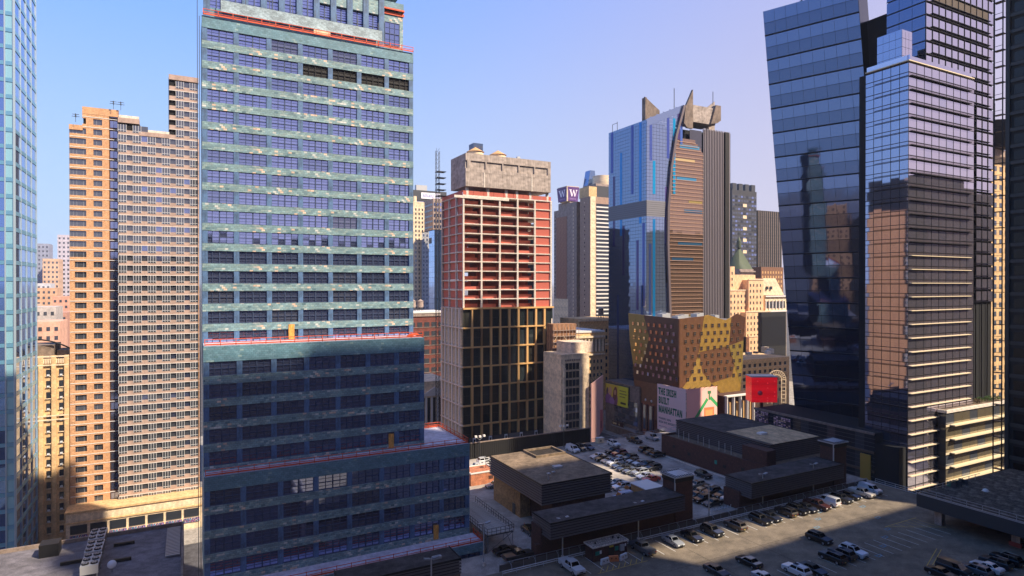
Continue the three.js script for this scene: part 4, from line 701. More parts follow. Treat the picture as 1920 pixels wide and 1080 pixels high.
{ // towers between the frame tower and the split tower
  let b = block('hotel_with_sign_box', 'tan hotel tower with purple lettered sign box on top', 272.9, 283, 420, 444, 62, M.stoneGrey);
  grid(b.T, b.F, { cols: 3, rows: 32, a0: 2.0, da: 3.0, w: 1.5, h: 1.8, top: B(58), dy: 3.1, mat: M.windowDark, sill: M.stonePale }); onFace(b.T, 'pale_strip', bx(2, B(62), 0.3), M.stonePale, b.F, 3.6, B(62) / 2, 0.06);
  onFace(b.T, 'brick_panel', bx(16, B(56), 0.3), tx(mottled([150, 110, 92], 0.15, 5, 5), 0.9), b.W, 12, B(56) / 2, 0.1); grid(b.T, b.W, { cols: 2, rows: 32, a0: 1.6, da: 20.6, w: 1.3, h: 1.6, top: B(57), dy: 3.1, mat: M.windowDark }); onFace(b.T, 'pale_strip', bx(22, B(-11), 0.36), M.stonePale, b.W, 12, B(-11) / 2, 0.12);
  mergedPart(b.T, 'upper_block', [bxMin(273.5, B(62), -438, 282, B(67.4), -421)], M.stoneGrey);
  const S = thing('sign_box', 'purple rooftop sign box with white letters on the tan hotel', 'sign', 276, 427, 67.4);
  const pw = canvas(256, 256, (c, w, h) => { c.fillStyle = '#5a3878'; c.fillRect(0, 0, w, h); c.fillStyle = '#6d4a8a'; for (let i = 0; i < 6; i++) c.fillRect(rnd() * w, rnd() * h, 60, 40); c.fillStyle = '#e9e2ee'; c.font = 'bold 170px serif'; c.textAlign = 'center'; c.fillText('W', 128, 170); c.font = 'bold 34px sans-serif'; c.fillStyle = '#a98cc0'; c.fillText('TIMES SQ', 128, 225); });
  const pm = new THREE.MeshStandardMaterial({ map: pw, roughness: 0.5 });
  { const q = (x0, z0, x1, z1) => tri([[[x0, 0.5, z0], [x1, 0.5, z1], [x1 * 1.14, 12, z1 * 1.14], [x0 * 1.14, 12, z0 * 1.14]]]); const fix = (g, s) => { g.setAttribute('uv', new THREE.Float32BufferAttribute([0, 0, 1, 0, 1, 1, 0, 0, 1, 1, 0, 1], 2)); return g; };
    part(S, 'sign_panel', fix(q(-4.6, 6.4, 5.2, 6.4)), pm); part(S, 'sign_panel', fix(q(-5.2, -7, -5.2, 5.8)), pm); part(S, 'sign_frame', merge([bxAt(-5.3, 6, 6.6, 1.0, 11.5, 1.0), bxAt(0, 12.2, 0, 11.6, 0.5, 14), bxAt(0, 5, 0, 9, 10, 11)]), M.stonePale); }
  b = block('grey_slab_tower', 'plain grey brown slab tower between two hotels', 266.2, 272, 400, 412, 64.6, M.stoneGrey); grid(b.T, b.W, { cols: 1, rows: 36, a0: 7.4, da: 2, w: 0.8, h: 1.8, top: B(60), dy: 3.0, mat: M.stonePale }); onFace(b.T, 'dark_face', bx(5.6, B(64), 0.2), M.concreteDark, b.F, 2.9, B(64) / 2, 0.12);
  b = block('striped_hotel', 'brown hotel slab with white horizontal window stripes', 264.7, 290, 380, 393, 66, tx(mottled([158, 132, 116], 0.12, 5, 6), 0.9));
  for (let r = 0; r < 33; r++) { onFace(b.T, 'window_band', bx(17, 1.9, 0.3), M.windowDark, b.F, 14.2, B(60) - r * 2.95, 0.0); onFace(b.T, 'white_band', bx(17.4, 1.0, 0.6), M.white, b.F, 14.2, B(58.5) - r * 2.95, 0.1); }
  for (let r = 0; r < 40; r++) onFace(b.T, 'stair_window', bx(0.7, 0.9, 0.2), r % 3 ? M.windowDark : M.stonePale, b.W, 6, B(62) - r * 3, 0.04); onFace(b.T, 'wall_return', bx(4.6, B(66), 0.5), M.stonePale, b.F, 2.6, B(66) / 2, 0.1);
  mergedPart(b.T, 'upper_block', [bxMin(266, B(66), -396, 273, B(74), -383)], M.stone); mergedPart(b.T, 'roof_lounge', [bxMin(273.4, B(66), -396, 290, B(75), -384)], M.steelDark);
  b = block('spike_tower', 'far glass tower ending in a slanted point', 333, 342, 480, 490, 92, M.windowBlue); { const g = poly([[-5, B(92)], [4.6, B(92)], [3.2, B(108)], [-2, B(108)]], 8); part(b.T, 'slanted_top', g, glass(0.2, 0.3, 0.5, 0.05, 0.8), 0, 0, -9); }
  b = block('round_top_tower', 'tower with round drum roof beside the split tower', 327, 350, 460, 480, 92, M.stoneGrey); part(b.T, 'drum', new THREE.CylinderGeometry(9, 9, 9, 28), M.stonePale, 2, B(96), -9); grid(b.T, b.F, { cols: 6, rows: 4, a0: 2, da: 3.6, w: 2.4, h: 2, top: B(89), dy: 4, mat: M.windowMid });
}
{ // north side of the cross street, by the gap
  let b = block('netted_facade_building', 'low building wrapped in brown scaffold netting beside gold grid tower', 121.5, 132, 198.5, 203, -14.6, tx(mottled([140, 104, 78], 0.4, 2, 9, { streak: 6 }), 0.9)); { const L = []; for (let k = 0; k < 9; k++) L.push(geoOnFace(bx(0.12, B(-15), 0.12), b.F, k * 1.4, B(-15) / 2, 0.7)); for (let r = 0; r < 12; r++) L.push(geoOnFace(bx(12, 0.12, 0.9), b.F, 6, B(-17) - r * 2.2, 0.4)); mergedPart(b.T, 'scaffold', L, M.stoneGrey); const br = []; for (let k = 0; k < 8; k++) br.push(geoOnFace(bx(0.1, 3.2, 0.1).clone().rotateZ(k % 2 ? 0.7 : -0.7), b.F, 0.8 + k * 1.4, B(-20) - (k % 3) * 3, 0.8)); mergedPart(b.T, 'brace', br, M.stonePale); }
  b = block('dark_strip_building', 'cream stone building with tall dark glass strip and saw tooth cornice', 116, 127.8, 184, 196, -24.3, M.stonePale);
  for (let r = 0; r < 11; r++) for (let k = 0; k < 4; k++) { const m = onFace(b.T, 'window', bx(1.3, 2.3, 0.12), M.windowDark, b.F, 2.4 + k * 1.5, B(-28.6) - r * 2.95, 0.04, 0.006); if (k === 0) onFace(b.T, 'glass_bar', bx(6.2, 0.18, 0.2), M.stoneGrey, b.F, 4.65, B(-30) - r * 2.95, 0.12); } for (let k = 0; k < 7; k++) onFace(b.T, 'tooth', bx(0.5, 0.6, 0.4), M.concreteDark, b.F, 1.8 + k * 0.95, B(-26.4), 0.15); for (const a of [1.1, 8.2]) onFace(b.T, 'pier', bx(0.8, B(-29), 0.7), M.stonePale, b.F, a, B(-29) / 2, 0.3);
  mergedPart(b.T, 'upper_block', [bxMin(121.6, B(-24.3), -196, 131, B(-20.5), -186)], tx(mottled([212, 190, 168], 0.2, 4, 6), 0.85));
  const bb = thing('faded_pink_billboard', 'faded pink billboard hung on a frame beside the dark glass strip', 'billboard', 129.9, 182.7, -EYE);
  const fp = canvas(256, 512, (c, w, h) => { c.fillStyle = '#dcab9e'; c.fillRect(0, 0, w, h); c.strokeStyle = '#c79a94'; c.lineWidth = 5; for (let i = 0; i < 5; i++) { c.beginPath(); c.arc(100 + i * 14, 150 + i * 34, 26, i, i + 4); c.stroke(); } c.fillStyle = '#c96c68'; c.fillRect(190, 250, 60, 240); c.fillStyle = '#6a3040'; c.fillRect(205, 330, 16, 50); });
  { const g = poly([[-2.3, 14], [2.8, 20], [2.8, B(-32.4)], [-2.3, B(-35.2)]], 0.5); const uv = g.attributes.uv; for (let i = 0; i < uv.count; i++) uv.setXY(i, (uv.getX(i) + 2.3) / 5.1, (uv.getY(i) - 14) / 26); part(bb, 'panel', g, new THREE.MeshStandardMaterial({ map: fp, roughness: 0.8 })); part(bb, 'frame', merge([0, 1, 2, 3, 4, 5].map((k) => bar([-2.1 + k * 0.9, B(-34.8) + k * 0.5, 0], [-2.1 + k * 0.9, B(-33.6) + k * 0.5, -1.4], 0.08))), M.steelDark); part(bb, 'post', merge([bxAt(-2.2, 8, -0.5, 0.4, 16, 0.4), bxAt(2.6, 8, -0.5, 0.4, 16, 0.4)]), M.steelDark); }
  b = block('columned_building', 'tan classical building with white roof and column row behind billboard', 162, 186, 255, 280, -23.5, M.stone); mergedPart(b.T, 'roof', [bxMin(161.6, B(-23.5), -281, 186.4, B(-22.6), -254.6)], M.white); for (let k = 0; k < 9; k++) { onFace(b.T, 'column', bx(1.0, 6.5, 0.8), M.stonePale, b.F, 6.4 + k * 2.1, B(-30), 0.3); onFace(b.T, 'window', bx(0.9, 6, 0.1), M.windowDark, b.F, 7.4 + k * 2.1, B(-30), 0.03); } onFace(b.T, 'cornice', bx(24.6, 1, 1.4), M.stonePale, b.F, 12, B(-25.6), 0.4); onFace(b.T, 'cornice', bx(24.6, 0.8, 1.2), M.stonePale, b.F, 12, B(-34.4), 0.4); grid(b.T, b.F, { cols: 9, rows: 8, a0: 5, da: 2.2, w: 0.9, h: 1.6, top: B(-38), dy: 3.4, mat: M.windowDark });
  b = block('tan_corner_building', 'tan stone building below a water tank beside the split tower', 196, 226, 292, 312, -19, M.stone); grid(b.T, b.F, { cols: 8, rows: 12, a0: 2, da: 3.4, w: 1.3, h: 2, top: B(-26), dy: 4.0, mat: M.windowDark }); onFace(b.T, 'cornice', bx(30.6, 1, 1.6), M.stonePale, b.F, 15, B(-20), 0.5); onFace(b.T, 'cornice', bx(30.6, 1, 1.6), M.stonePale, b.F, 15, B(-34), 0.5);
  const w = thing('wooden_water_tank', 'wooden rooftop water tank in front of the striped hotel', 'water tank', 214, 296, -19); part(w, 'tank', new THREE.CylinderGeometry(1.5, 1.6, 3.6, 18), M.concreteDark, 0, 3.8, 0); part(w, 'tank_roof', new THREE.ConeGeometry(1.8, 1.2, 18), M.stonePale, 0, 6.2, 0); part(w, 'stand', merge([[-1, -1], [1, -1], [-1, 1], [1, 1]].map(([x, z]) => bxAt(x, 1, z, 0.2, 2, 0.2))), M.steelDark);
}
{ // theatre front, billboards and the fin building by the avenue
  let T = thing('theatre_building', 'grey glass fronted theatre with yellow and purple billboard on top', 'building', 192, 237, -EYE);
  const F = face('west', 184, 250.5); mergedPart(T, 'wall', [bxMin(184.3, 0, -251, 200, B(-47), -225)], M.concreteDark);
  for (let r = 0; r < 5; r++) for (let k = 0; k < 6; k++) onFace(T, 'window', bx(2.9, 2.1, 0.1), (r + k) % 3 ? M.windowMid : M.windowBlue2, F, 8.6 + k * 2.9, B(-55.5) - r * 2.2, 0.02, 0.006); onFace(T, 'canopy', bx(18, 0.9, 1.6), M.steel, F, 16, B(-67.4), 0.8);
  const sgn = canvas(256, 48, (c, w, h) => { c.fillStyle = '#3a1a14'; c.fillRect(0, 0, w, h); c.fillStyle = '#ffe9a8'; c.font = 'bold 40px sans-serif'; c.fillText('beer', 20, 38); c.fillText('n', 150, 38); }); onFace(T, 'shop_sign', new THREE.BoxGeometry(9, 1.9, 0.2), new THREE.MeshStandardMaterial({ map: sgn, roughness: 0.5 }), F, 12, B(-66.2), 1.7);
  const Bb = thing('yellow_billboard', 'yellow and purple billboard with two abstract figures on the theatre front', 'billboard', 183.7, 241, -53);
  const yt = canvas(512, 256, (c, w, h) => { c.fillStyle = '#c9b23a'; c.fillRect(0, 0, w, h); c.fillStyle = '#c8c832'; c.fillRect(300, 0, 212, 256); const bl = [['#8a5a8a', 70, 210, 80, 90], ['#7a4a6a', 220, 200, 60, 100], ['#c89878', 110, 90, 40, 55], ['#6a3a34', 225, 110, 45, 90], ['#b98a70', 225, 95, 26, 36], ['#5a3050', 40, 100, 22, 50], ['#9a70a0', 150, 220, 60, 50]]; for (const [col, x, y, a, b] of bl) { c.fillStyle = col; c.beginPath(); c.ellipse(x, y, a, b, 0.2, 0, 7); c.fill(); } c.fillStyle = '#4a4626'; for (const [y, n] of [[50, 150], [88, 160], [126, 130]]) for (let i = 0; i < 9; i++) c.fillRect(328 + i * n / 9, y, n / 9 - 5, 14); c.fillStyle = '#2a2a1a'; c.fillRect(348, 200, 120, 26); });
  { const g = new THREE.BoxGeometry(17.5, 9.5, 0.4); const m = part(Bb, 'panel', g, new THREE.MeshStandardMaterial({ map: yt, roughness: 0.6 }), -0.1, 0, 0); m.rotation.y = -Math.PI / 2; part(Bb, 'frame', merge([bxAt(0.5, 5, 0, 0.4, 0.4, 18), bxAt(0.5, -4.8, 0, 0.4, 0.4, 18), bxAt(0.5, 0, -8.8, 0.4, 10, 0.4), bxAt(0.5, 0, 8.8, 0.4, 10, 0.4)]), M.steelDark); }
  T = thing('brick_annex', 'small brown brick annex with satellite dishes left of pink billboard', 'building', 190, 219.5, -EYE); mergedPart(T, 'wall', [bxMin(185, 0, -224.6, 196, B(-53), -215.2)], tx(mottled([134, 82, 54], 0.2, 3, 4), 0.85)); { const Fa = face('west', 185, 224.6); for (const a of [2.4, 6.6]) onFace(T, 'window_bay', bx(1.6, 11, 0.16), M.windowMid, Fa, a, B(-60), 0.02); for (const a of [0.6, 4.5, 8.6]) onFace(T, 'pier', bx(0.8, B(-54), 0.5), M.brickBrown, Fa, a, B(-54) / 2, 0.2); for (const a of [3, 7]) { const d = onFace(T, 'roof_dish', new THREE.SphereGeometry(0.8, 14, 8), M.galv, Fa, a, B(-52.2), -0.6); } }
  // the two-sided pink billboard
  T = thing('pink_billboard', 'large pink billboard reading the irish built manhattan in green letters', 'billboard', 181, 200, -EYE);
  const green = '#0d5a30';
  const left = canvas(768, 768, (c, w, h) => { c.fillStyle = '#ffcec4'; c.fillRect(0, 0, w, h); c.fillStyle = green; c.strokeStyle = green; c.lineWidth = 7; c.save(); c.scale(0.74, 1.1); c.font = 'bold 140px sans-serif'; for (const [t, y] of [['THE IRISH', 156], ['BUILT', 292], ['MANHATTAN', 428]]) { c.fillText(t, 46, y); c.strokeText(t, 46, y); } c.restore(); c.fillStyle = '#4a3a3a'; c.font = 'bold 50px sans-serif'; c.fillText('POWERS 100%', 40, 590); c.fillText('IRISH RYE WHISKEY', 40, 648); c.font = '24px sans-serif'; c.fillText('DRINK RESPONSIBLY', 40, 712); });
  const right = canvas(768, 768, (c, w, h) => { c.fillStyle = '#f8c0b4'; c.fillRect(0, 0, w, h); c.lineWidth = 60; c.strokeStyle = '#36a25c'; c.beginPath(); c.moveTo(60, 640); c.lineTo(520, 190); c.stroke(); c.beginPath(); c.moveTo(590, 170); c.lineTo(800, 330); c.stroke(); c.lineWidth = 44; c.beginPath(); c.moveTo(180, 700); c.lineTo(400, 470); c.stroke(); c.beginPath(); c.moveTo(700, 460); c.lineTo(790, 540); c.stroke(); c.beginPath(); c.moveTo(690, 700); c.lineTo(790, 600); c.stroke();
    c.fillStyle = '#3b7a4a'; c.fillRect(520, 60, 90, 50); c.fillRect(545, 110, 40, 100); c.fillStyle = '#e07a4a'; c.fillRect(430, 330, 260, 330); c.fillStyle = '#f0a060'; c.fillRect(468, 372, 185, 250); c.fillStyle = '#f2d2c0'; c.beginPath(); c.moveTo(560, 520); c.lineTo(740, 700); c.lineTo(560, 768); c.lineTo(390, 700); c.fill(); c.strokeStyle = '#2f7d4b'; c.lineWidth = 22; c.beginPath(); c.moveTo(400, 690); c.lineTo(560, 540); c.lineTo(730, 690); c.stroke(); c.fillStyle = '#3d5a3a'; c.font = 'bold 110px serif'; c.fillText('P', 528, 728); c.fillStyle = '#8a3a3a'; c.font = 'bold 38px serif'; c.fillText('POWERS', 480, 640); c.fillStyle = '#c65a44'; c.fillRect(150, 620, 190, 100); c.fillStyle = '#8f5c3c'; c.beginPath(); c.ellipse(270, 600, 90, 40, 0, 0, 7); c.fill(); c.beginPath(); c.arc(140, 540, 36, 0, 7); c.fill(); });
  const Lm = new THREE.MeshStandardMaterial({ map: left, roughness: 0.7 }), Rm = new THREE.MeshStandardMaterial({ map: right, roughness: 0.7 });
  const lp = part(T, 'panel', new THREE.BoxGeometry(17.4, 19.6, 0.4), Lm, 0, B(-52.4), 0); lp.rotation.y = -Math.PI / 2; part(T, 'panel', new THREE.BoxGeometry(17, 19.6, 0.4), Rm, 8.7, B(-52.4), 8.6);
  part(T, 'lighting_arm', merge([...[1, 4, 7, 10, 13, 16].map((x) => bar([x, B(-42.6), 8.8], [x, B(-41.8), 10.2], 0.1)), ...[-8, -4, 0, 4, 7].map((z) => bar([0, B(-42.6), z], [-1.5, B(-41.8), z], 0.1))]), M.black); part(T, 'post', merge([bxAt(1, 4, -8, 0.6, 8, 0.6), bxAt(1, 4, 8, 0.6, 8, 0.6), bxAt(16, 4, 8, 0.6, 8, 0.6)]), M.steelDark);
  T = thing('fin_building', 'low brown building with tall white fins right of pink billboard', 'building', 212, 200, -EYE); mergedPart(T, 'wall', [bxMin(203.8, 0, -199.6, 224, B(-47.6), -192.6)], M.brickBrown); { const Ff = face('front', 203.8, 192.4); for (let k = 0; k < 5; k++) { onFace(T, 'fin', bx(0.4, B(-48), 1.4), M.white, Ff, 0.4 + k * 4.1, B(-48) / 2, 0.6); if (k < 4) { onFace(T, 'window', bx(2.0, 10, 0.1), M.windowMid, Ff, 1.8 + k * 4.1, B(-56), 0.02); onFace(T, 'gold_panel', bx(1.5, 10.5, 0.2), M.gold, Ff, 3.6 + k * 4.1, B(-55.6), 0.05); } } onFace(T, 'cap', bx(20.6, 0.6, 1.8), M.white, Ff, 10.1, B(-47.5), 0.6); }
}
{ // group behind the gold hotel: stepped stone hotel, copper pyramid, mansard, dark towers
  const T = thing('stepped_hotel', 'pinkish cream stepped hotel with white rooftop letter sign', 'building', 360, 340, -EYE), m = tx(mottled([222, 182, 142], 0.14, 6, 9), 0.85);
  const tiers = [[329, 372, 330, 352, -4], [340, 363, 333, 352, 14], [372, 388, 328, 352, 4], [352, 386, 334, 350, 8], [366, 392, 325, 352, -20], [366, 396, 322, 352, -38], [345, 353, 337, 349, 20], [329, 400, 320, 352, -52]];
  for (const [a, b2, v1, v2, h] of tiers) mergedPart(T, 'wall', [bxMin(a, 0, -v2, b2, B(h), -v1)], m);
  const W1 = (u0, v, cols, rows, top, da = 3.6) => grid(T, face('front', u0, v), { cols, rows, a0: 1.8, da, w: 1.1, h: 2.1, top: B(top), dy: 4.4, mat: M.windowDark });
  W1(329, 330, 12, 14, -8); W1(372, 328, 4, 8, 0); W1(366, 325, 7, 6, -24, 3.5); W1(366, 322, 8, 4, -42); W1(340.5, 333, 6, 3, 9);
  grid(T, face('west', 329, 352), { cols: 6, rows: 14, a0: 2, da: 3.6, w: 1.1, h: 2.1, top: B(-8), dy: 4.4, mat: M.windowDark });
  for (const [a, b2, v1, h] of [[329, 372, 330, -4], [372, 388, 328, 4], [366, 392, 325, -20], [366, 396, 322, -38]]) mergedPart(T, 'coping', [bxMin(a - 0.4, B(h), -v1 - 0.4, b2 + 0.4, B(h) + 0.8, -v1 + 0.4)], M.stonePale);
  const Sg = thing('rooftop_letter_sign', 'white letter sign on posts on the stepped hotel roof', 'sign', 349, 336.5, 20);
  const st = canvas(256, 64, (c, w, h) => { c.fillStyle = '#6a5a50'; c.fillRect(0, 0, w, h); c.fillStyle = '#f4eee8'; c.font = 'bold 56px sans-serif'; c.fillText('CARTER', 6, 54); }); part(Sg, 'letter_panel', new THREE.BoxGeometry(9, 2.6, 0.3), new THREE.MeshStandardMaterial({ map: st, roughness: 0.6 }), 0, 2.2, 0); part(Sg, 'post', merge([-3.5, -1, 1.5, 3.8].map((x) => bxAt(x, 0.5, -0.3, 0.2, 1.4, 0.2))), M.steelDark);
  let b = block('pyramid_roof_tower', 'stone tower with green copper pyramid roof and finial', 420, 437, 380, 397, 14, M.stoneGrey); { part(b.T, 'pyramid', new THREE.ConeGeometry(11.5, 20, 4).rotateY(Math.PI / 4), M.copper, 0, B(24), -8.5); part(b.T, 'lantern', merge([new THREE.CylinderGeometry(1.8, 2.2, 6, 10).translate(0, B(36), -8.5), new THREE.ConeGeometry(1.8, 4, 10).translate(0, B(41), -8.5), bar([0, B(42), -8.5], [0, B(50), -8.5], 0.2)]), M.copper); for (let k = 0; k < 5; k++) onFace(b.T, 'column', bx(1, 8, 1), M.stonePale, b.F, 2 + k * 3.4, B(-2), 0.4); onFace(b.T, 'cornice', bx(18.5, 1.4, 2), M.stonePale, b.F, 8.5, B(6), 0.6); onFace(b.T, 'cornice', bx(18.5, 1.2, 2), M.stoneGrey, b.F, 8.5, B(12), 0.6); grid(b.T, b.F, { cols: 5, rows: 6, a0: 2, da: 3.3, w: 1.4, h: 3, top: B(-10), dy: 4.6, mat: M.windowDark }); }
  b = block('mansard_building', 'pale stone building with sloped white roof and arched windows', 392, 416, 330, 350, -8, M.stonePale); { const g = poly([[-12, 0], [12, 0], [2, 13], [-12, 13]], 16); part(b.T, 'mansard_roof', g, M.stonePale, 0, B(-7.5), -18); for (const x of [-8, -3.6]) part(b.T, 'dormer', bx(1.8, 2.4, 1), M.windowDark, x, B(-2), 0.2 - 1.6); for (let k = 0; k < 6; k++) { onFace(b.T, 'window', bx(2, 5.4, 0.12), M.windowDark, b.F, 2.4 + k * 3.8, B(-15), 0.03); onFace(b.T, 'column', bx(0.7, 7, 0.7), M.white, b.F, 0.5 + k * 3.8, B(-15), 0.3); } onFace(b.T, 'cornice', bx(25, 1, 1.6), M.white, b.F, 12, B(-8.4), 0.5); onFace(b.T, 'cornice', bx(25, 0.8, 1.4), M.white, b.F, 12, B(-20), 0.5); }
  b = block('banded_tower', 'dark grey tower with pale window bands and notched top', 454, 487, 420, 450, 90, std(0x3a3c42, 0.6, 0.2)); grid(b.T, b.F, { cols: 9, rows: 26, a0: 2, da: 3.65, w: 2.8, h: 2.0, top: B(84), dy: 3.9, mats: [M.windowMid, M.windowDark, M.windowMid, M.windowBlue2] }); for (let k = 0; k < 4; k++) onFace(b.T, 'notched_top', bx(5, 7, 3), M.steelDark, b.F, 4 + k * 8.4, B(93), -2); for (let k = 0; k < 9; k++) onFace(b.T, 'pale_band', bx(5, 3, 0.3), M.stonePale, b.F, 17, B(76) - k * 11, 0.1);  // pale bands set down the middle of the front
  b = block('black_tower', 'black ribbed tower beside the leaning glass facade', 500, 535, 430, 460, 74.3, M.black); { const L = []; for (let k = 0; k < 12; k++) L.push(geoOnFace(bx(0.5, B(74), 0.5), b.F, 1.5 + k * 3, B(74) / 2, 0.2)); mergedPart(b.T, 'rib', L, M.stoneGrey); }
  b = block('white_pyramid_tower', 'small distant tower with white pyramid cap', 603, 616, 520, 533, 22, M.stone); part(b.T, 'pyramid', new THREE.ConeGeometry(9, 20, 4).rotateY(Math.PI / 4), M.white, 0, B(32), -6.5); grid(b.T, b.F, { cols: 4, rows: 8, a0: 2, da: 3, w: 1.4, h: 2.4, top: B(17), dy: 4.4, mat: M.windowDark });
  b = block('brown_back_building', 'brown brick building behind the pale mansard roof', 470, 500, 400, 420, 17, tx(mottled([120, 84, 62], 0.2, 4, 4), 0.85)); grid(b.T, b.F, { cols: 8, rows: 9, a0: 2, da: 3.6, w: 1.5, h: 2.2, top: B(12), dy: 4.2, mat: M.gold });
  b = block('blank_dark_block', 'blank black wall block right of the stepped hotel', 353, 378, 300, 303, -18.9, M.black); onFace(b.T, 'wall_panel', bx(24.4, 20, 0.2), M.blackMetal, b.F, 12.5, B(-32), 0.1);
  // clutter of low roofs in front of them
  b = block('cluttered_low_roof', 'low tan roofs with ducts and a small billboard frame', 238, 300, 236, 262, -40, M.stone); grid(b.T, b.F, { cols: 15, rows: 5, a0: 2.5, da: 4, w: 1.8, h: 1.8, top: B(-43.4), dy: 3.6, mat: M.windowDark, sill: M.stonePale }); for (let k = 0; k < 14; k++) { const w = rr(1.5, 4), hh = rr(1, 3.2); part(b.T, 'roof_unit', bx(w, hh, rr(1.5, 3.5)), [M.galv, M.stonePale, M.stoneGrey, M.white][k % 4], -30 + k * 4.2, B(-38) + hh / 2, -rr(2, 20)); } { const m2 = part(b.T, 'billboard_frame', bx(7, 4, 0.4), M.stonePale, -14, B(-33), -6); part(m2, 'dark_panel', bx(2.9, 3.2, 0.1), M.black, -1.7, 0, 0.25); part(m2, 'dark_panel', bx(2.9, 3.2, 0.1), M.black, 1.7, 0, 0.25); }
  const A = thing('arched_sign', 'large arch shaped sign frame with light spokes behind the red cube', 'sign', 221, 180, -EYE); { const L = []; for (let k = 0; k <= 12; k++) { const t = Math.PI * k / 12; L.push(bar([Math.cos(t) * 2.2, B(-40) + Math.sin(t) * 2.2, 0], [Math.cos(t) * 3.9, B(-40) + Math.sin(t) * 3.9, 0], 0.14)); } for (const R of [2.1, 4]) for (let k = 0; k < 20; k++) { const a = Math.PI * k / 20, c = Math.PI * (k + 1) / 20; L.push(bar([Math.cos(a) * R, B(-40) + Math.sin(a) * R, 0], [Math.cos(c) * R, B(-40) + Math.sin(c) * R, 0], 0.16)); } for (const x of [-4, -2.1, 2.1, 4]) L.push(bxAt(x, B(-45), 0, 0.3, 10, 0.3)); for (let k = 0; k < 6; k++) L.push(bxAt(3, B(-41.5) - k * 1.6, 0, 1.8, 0.24, 0.24)); part(A, 'frame', merge(L), M.stonePale); const s = new THREE.Shape(); s.absarc(0, 0, 3.8, 0, Math.PI); part(A, 'back_panel', new THREE.ShapeGeometry(s).translate(0, B(-40), -0.5), M.concreteDark); part(A, 'mast', bxAt(0, 12, -0.6, 2.4, 24, 0.5), M.steelDark); A.rotation.y = -0.4; }
  const R = thing('red_cube_sign', 'glowing red cube sign with a small ball on its face', 'sign', 193.6, 164.6, -EYE); { const rt = canvas(256, 256, (c, w, h) => { c.fillStyle = '#d0121c'; c.fillRect(0, 0, w, h); for (let i = 0; i < 5; i++) { c.fillStyle = i % 2 ? '#b60f1a' : '#de2028'; c.fillRect(0, i * 52, w, 30); } c.fillStyle = '#f0706a'; for (const [x, y] of [[60, 40], [160, 60], [230, 40], [160, 110], [160, 210], [160, 240], [230, 150], [230, 190]]) { c.beginPath(); c.arc(x, y, 8, 0, 7); c.fill(); } }); const g = new THREE.BoxGeometry(9.6, 9.4, 6), bm = new THREE.MeshStandardMaterial({ map: rt, roughness: 0.35, emissive: 0xb0101a, emissiveIntensity: 0.5 }); const c = part(R, 'cube', g, bm, 0, B(-39.3), 0); part(R, 'ball', new THREE.SphereGeometry(0.9, 20, 14), std(0xd0505a, 0.3), -1.8, B(-40.4), 3.4); part(R, 'roof_edge', bx(9.9, 0.4, 6.3), M.galv, 0, B(-34.4), 0); part(R, 'mast', bx(1, B(-44), 1), M.steelDark, 0, B(-44) / 2, 0); R.rotation.y = -0.5; }
}
{ // tan tower with dark drum and red letters, seen between the glass tower and the right edge
  const b = block('lettered_drum_tower', 'tan tower with dark drum and red letters in the slot at right', 318, 372, 150, 172, 60, M.stone); grid(b.T, b.F, { cols: 10, rows: 30, a0: 3, da: 5, w: 2.4, h: 2.2, top: B(54), dy: 4.2, mat: M.windowMid }); part(b.T, 'drum', new THREE.CylinderGeometry(15, 10, 11, 32), M.black, -8, B(70), -8); mergedPart(b.T, 'upper_block', [bxMin(322, B(60), -172, 352, B(64), -152)], M.stoneGrey);
  const rc = canvas(256, 128, (c, w, h) => { c.fillStyle = '#15110f'; c.fillRect(0, 0, w, h); c.fillStyle = '#b01818'; c.font = 'bold italic 120px serif'; c.fillText('&M', 10, 108); }); part(b.T, 'letter_panel', new THREE.BoxGeometry(17, 8.5, 0.4), new THREE.MeshStandardMaterial({ map: rc, roughness: 0.6 }), -8, B(70), 7.4); part(b.T, 'roof_frame', merge([bar([-16, B(75), -4], [-16, B(84), -4], 0.3), bar([-16, B(84), -4], [-6, B(86), -4], 0.3), bar([-6, B(75), -4], [-6, B(86), -4], 0.3), bar([-16, B(84), -4], [-6, B(75), -4], 0.2)]), M.steelDark);
}
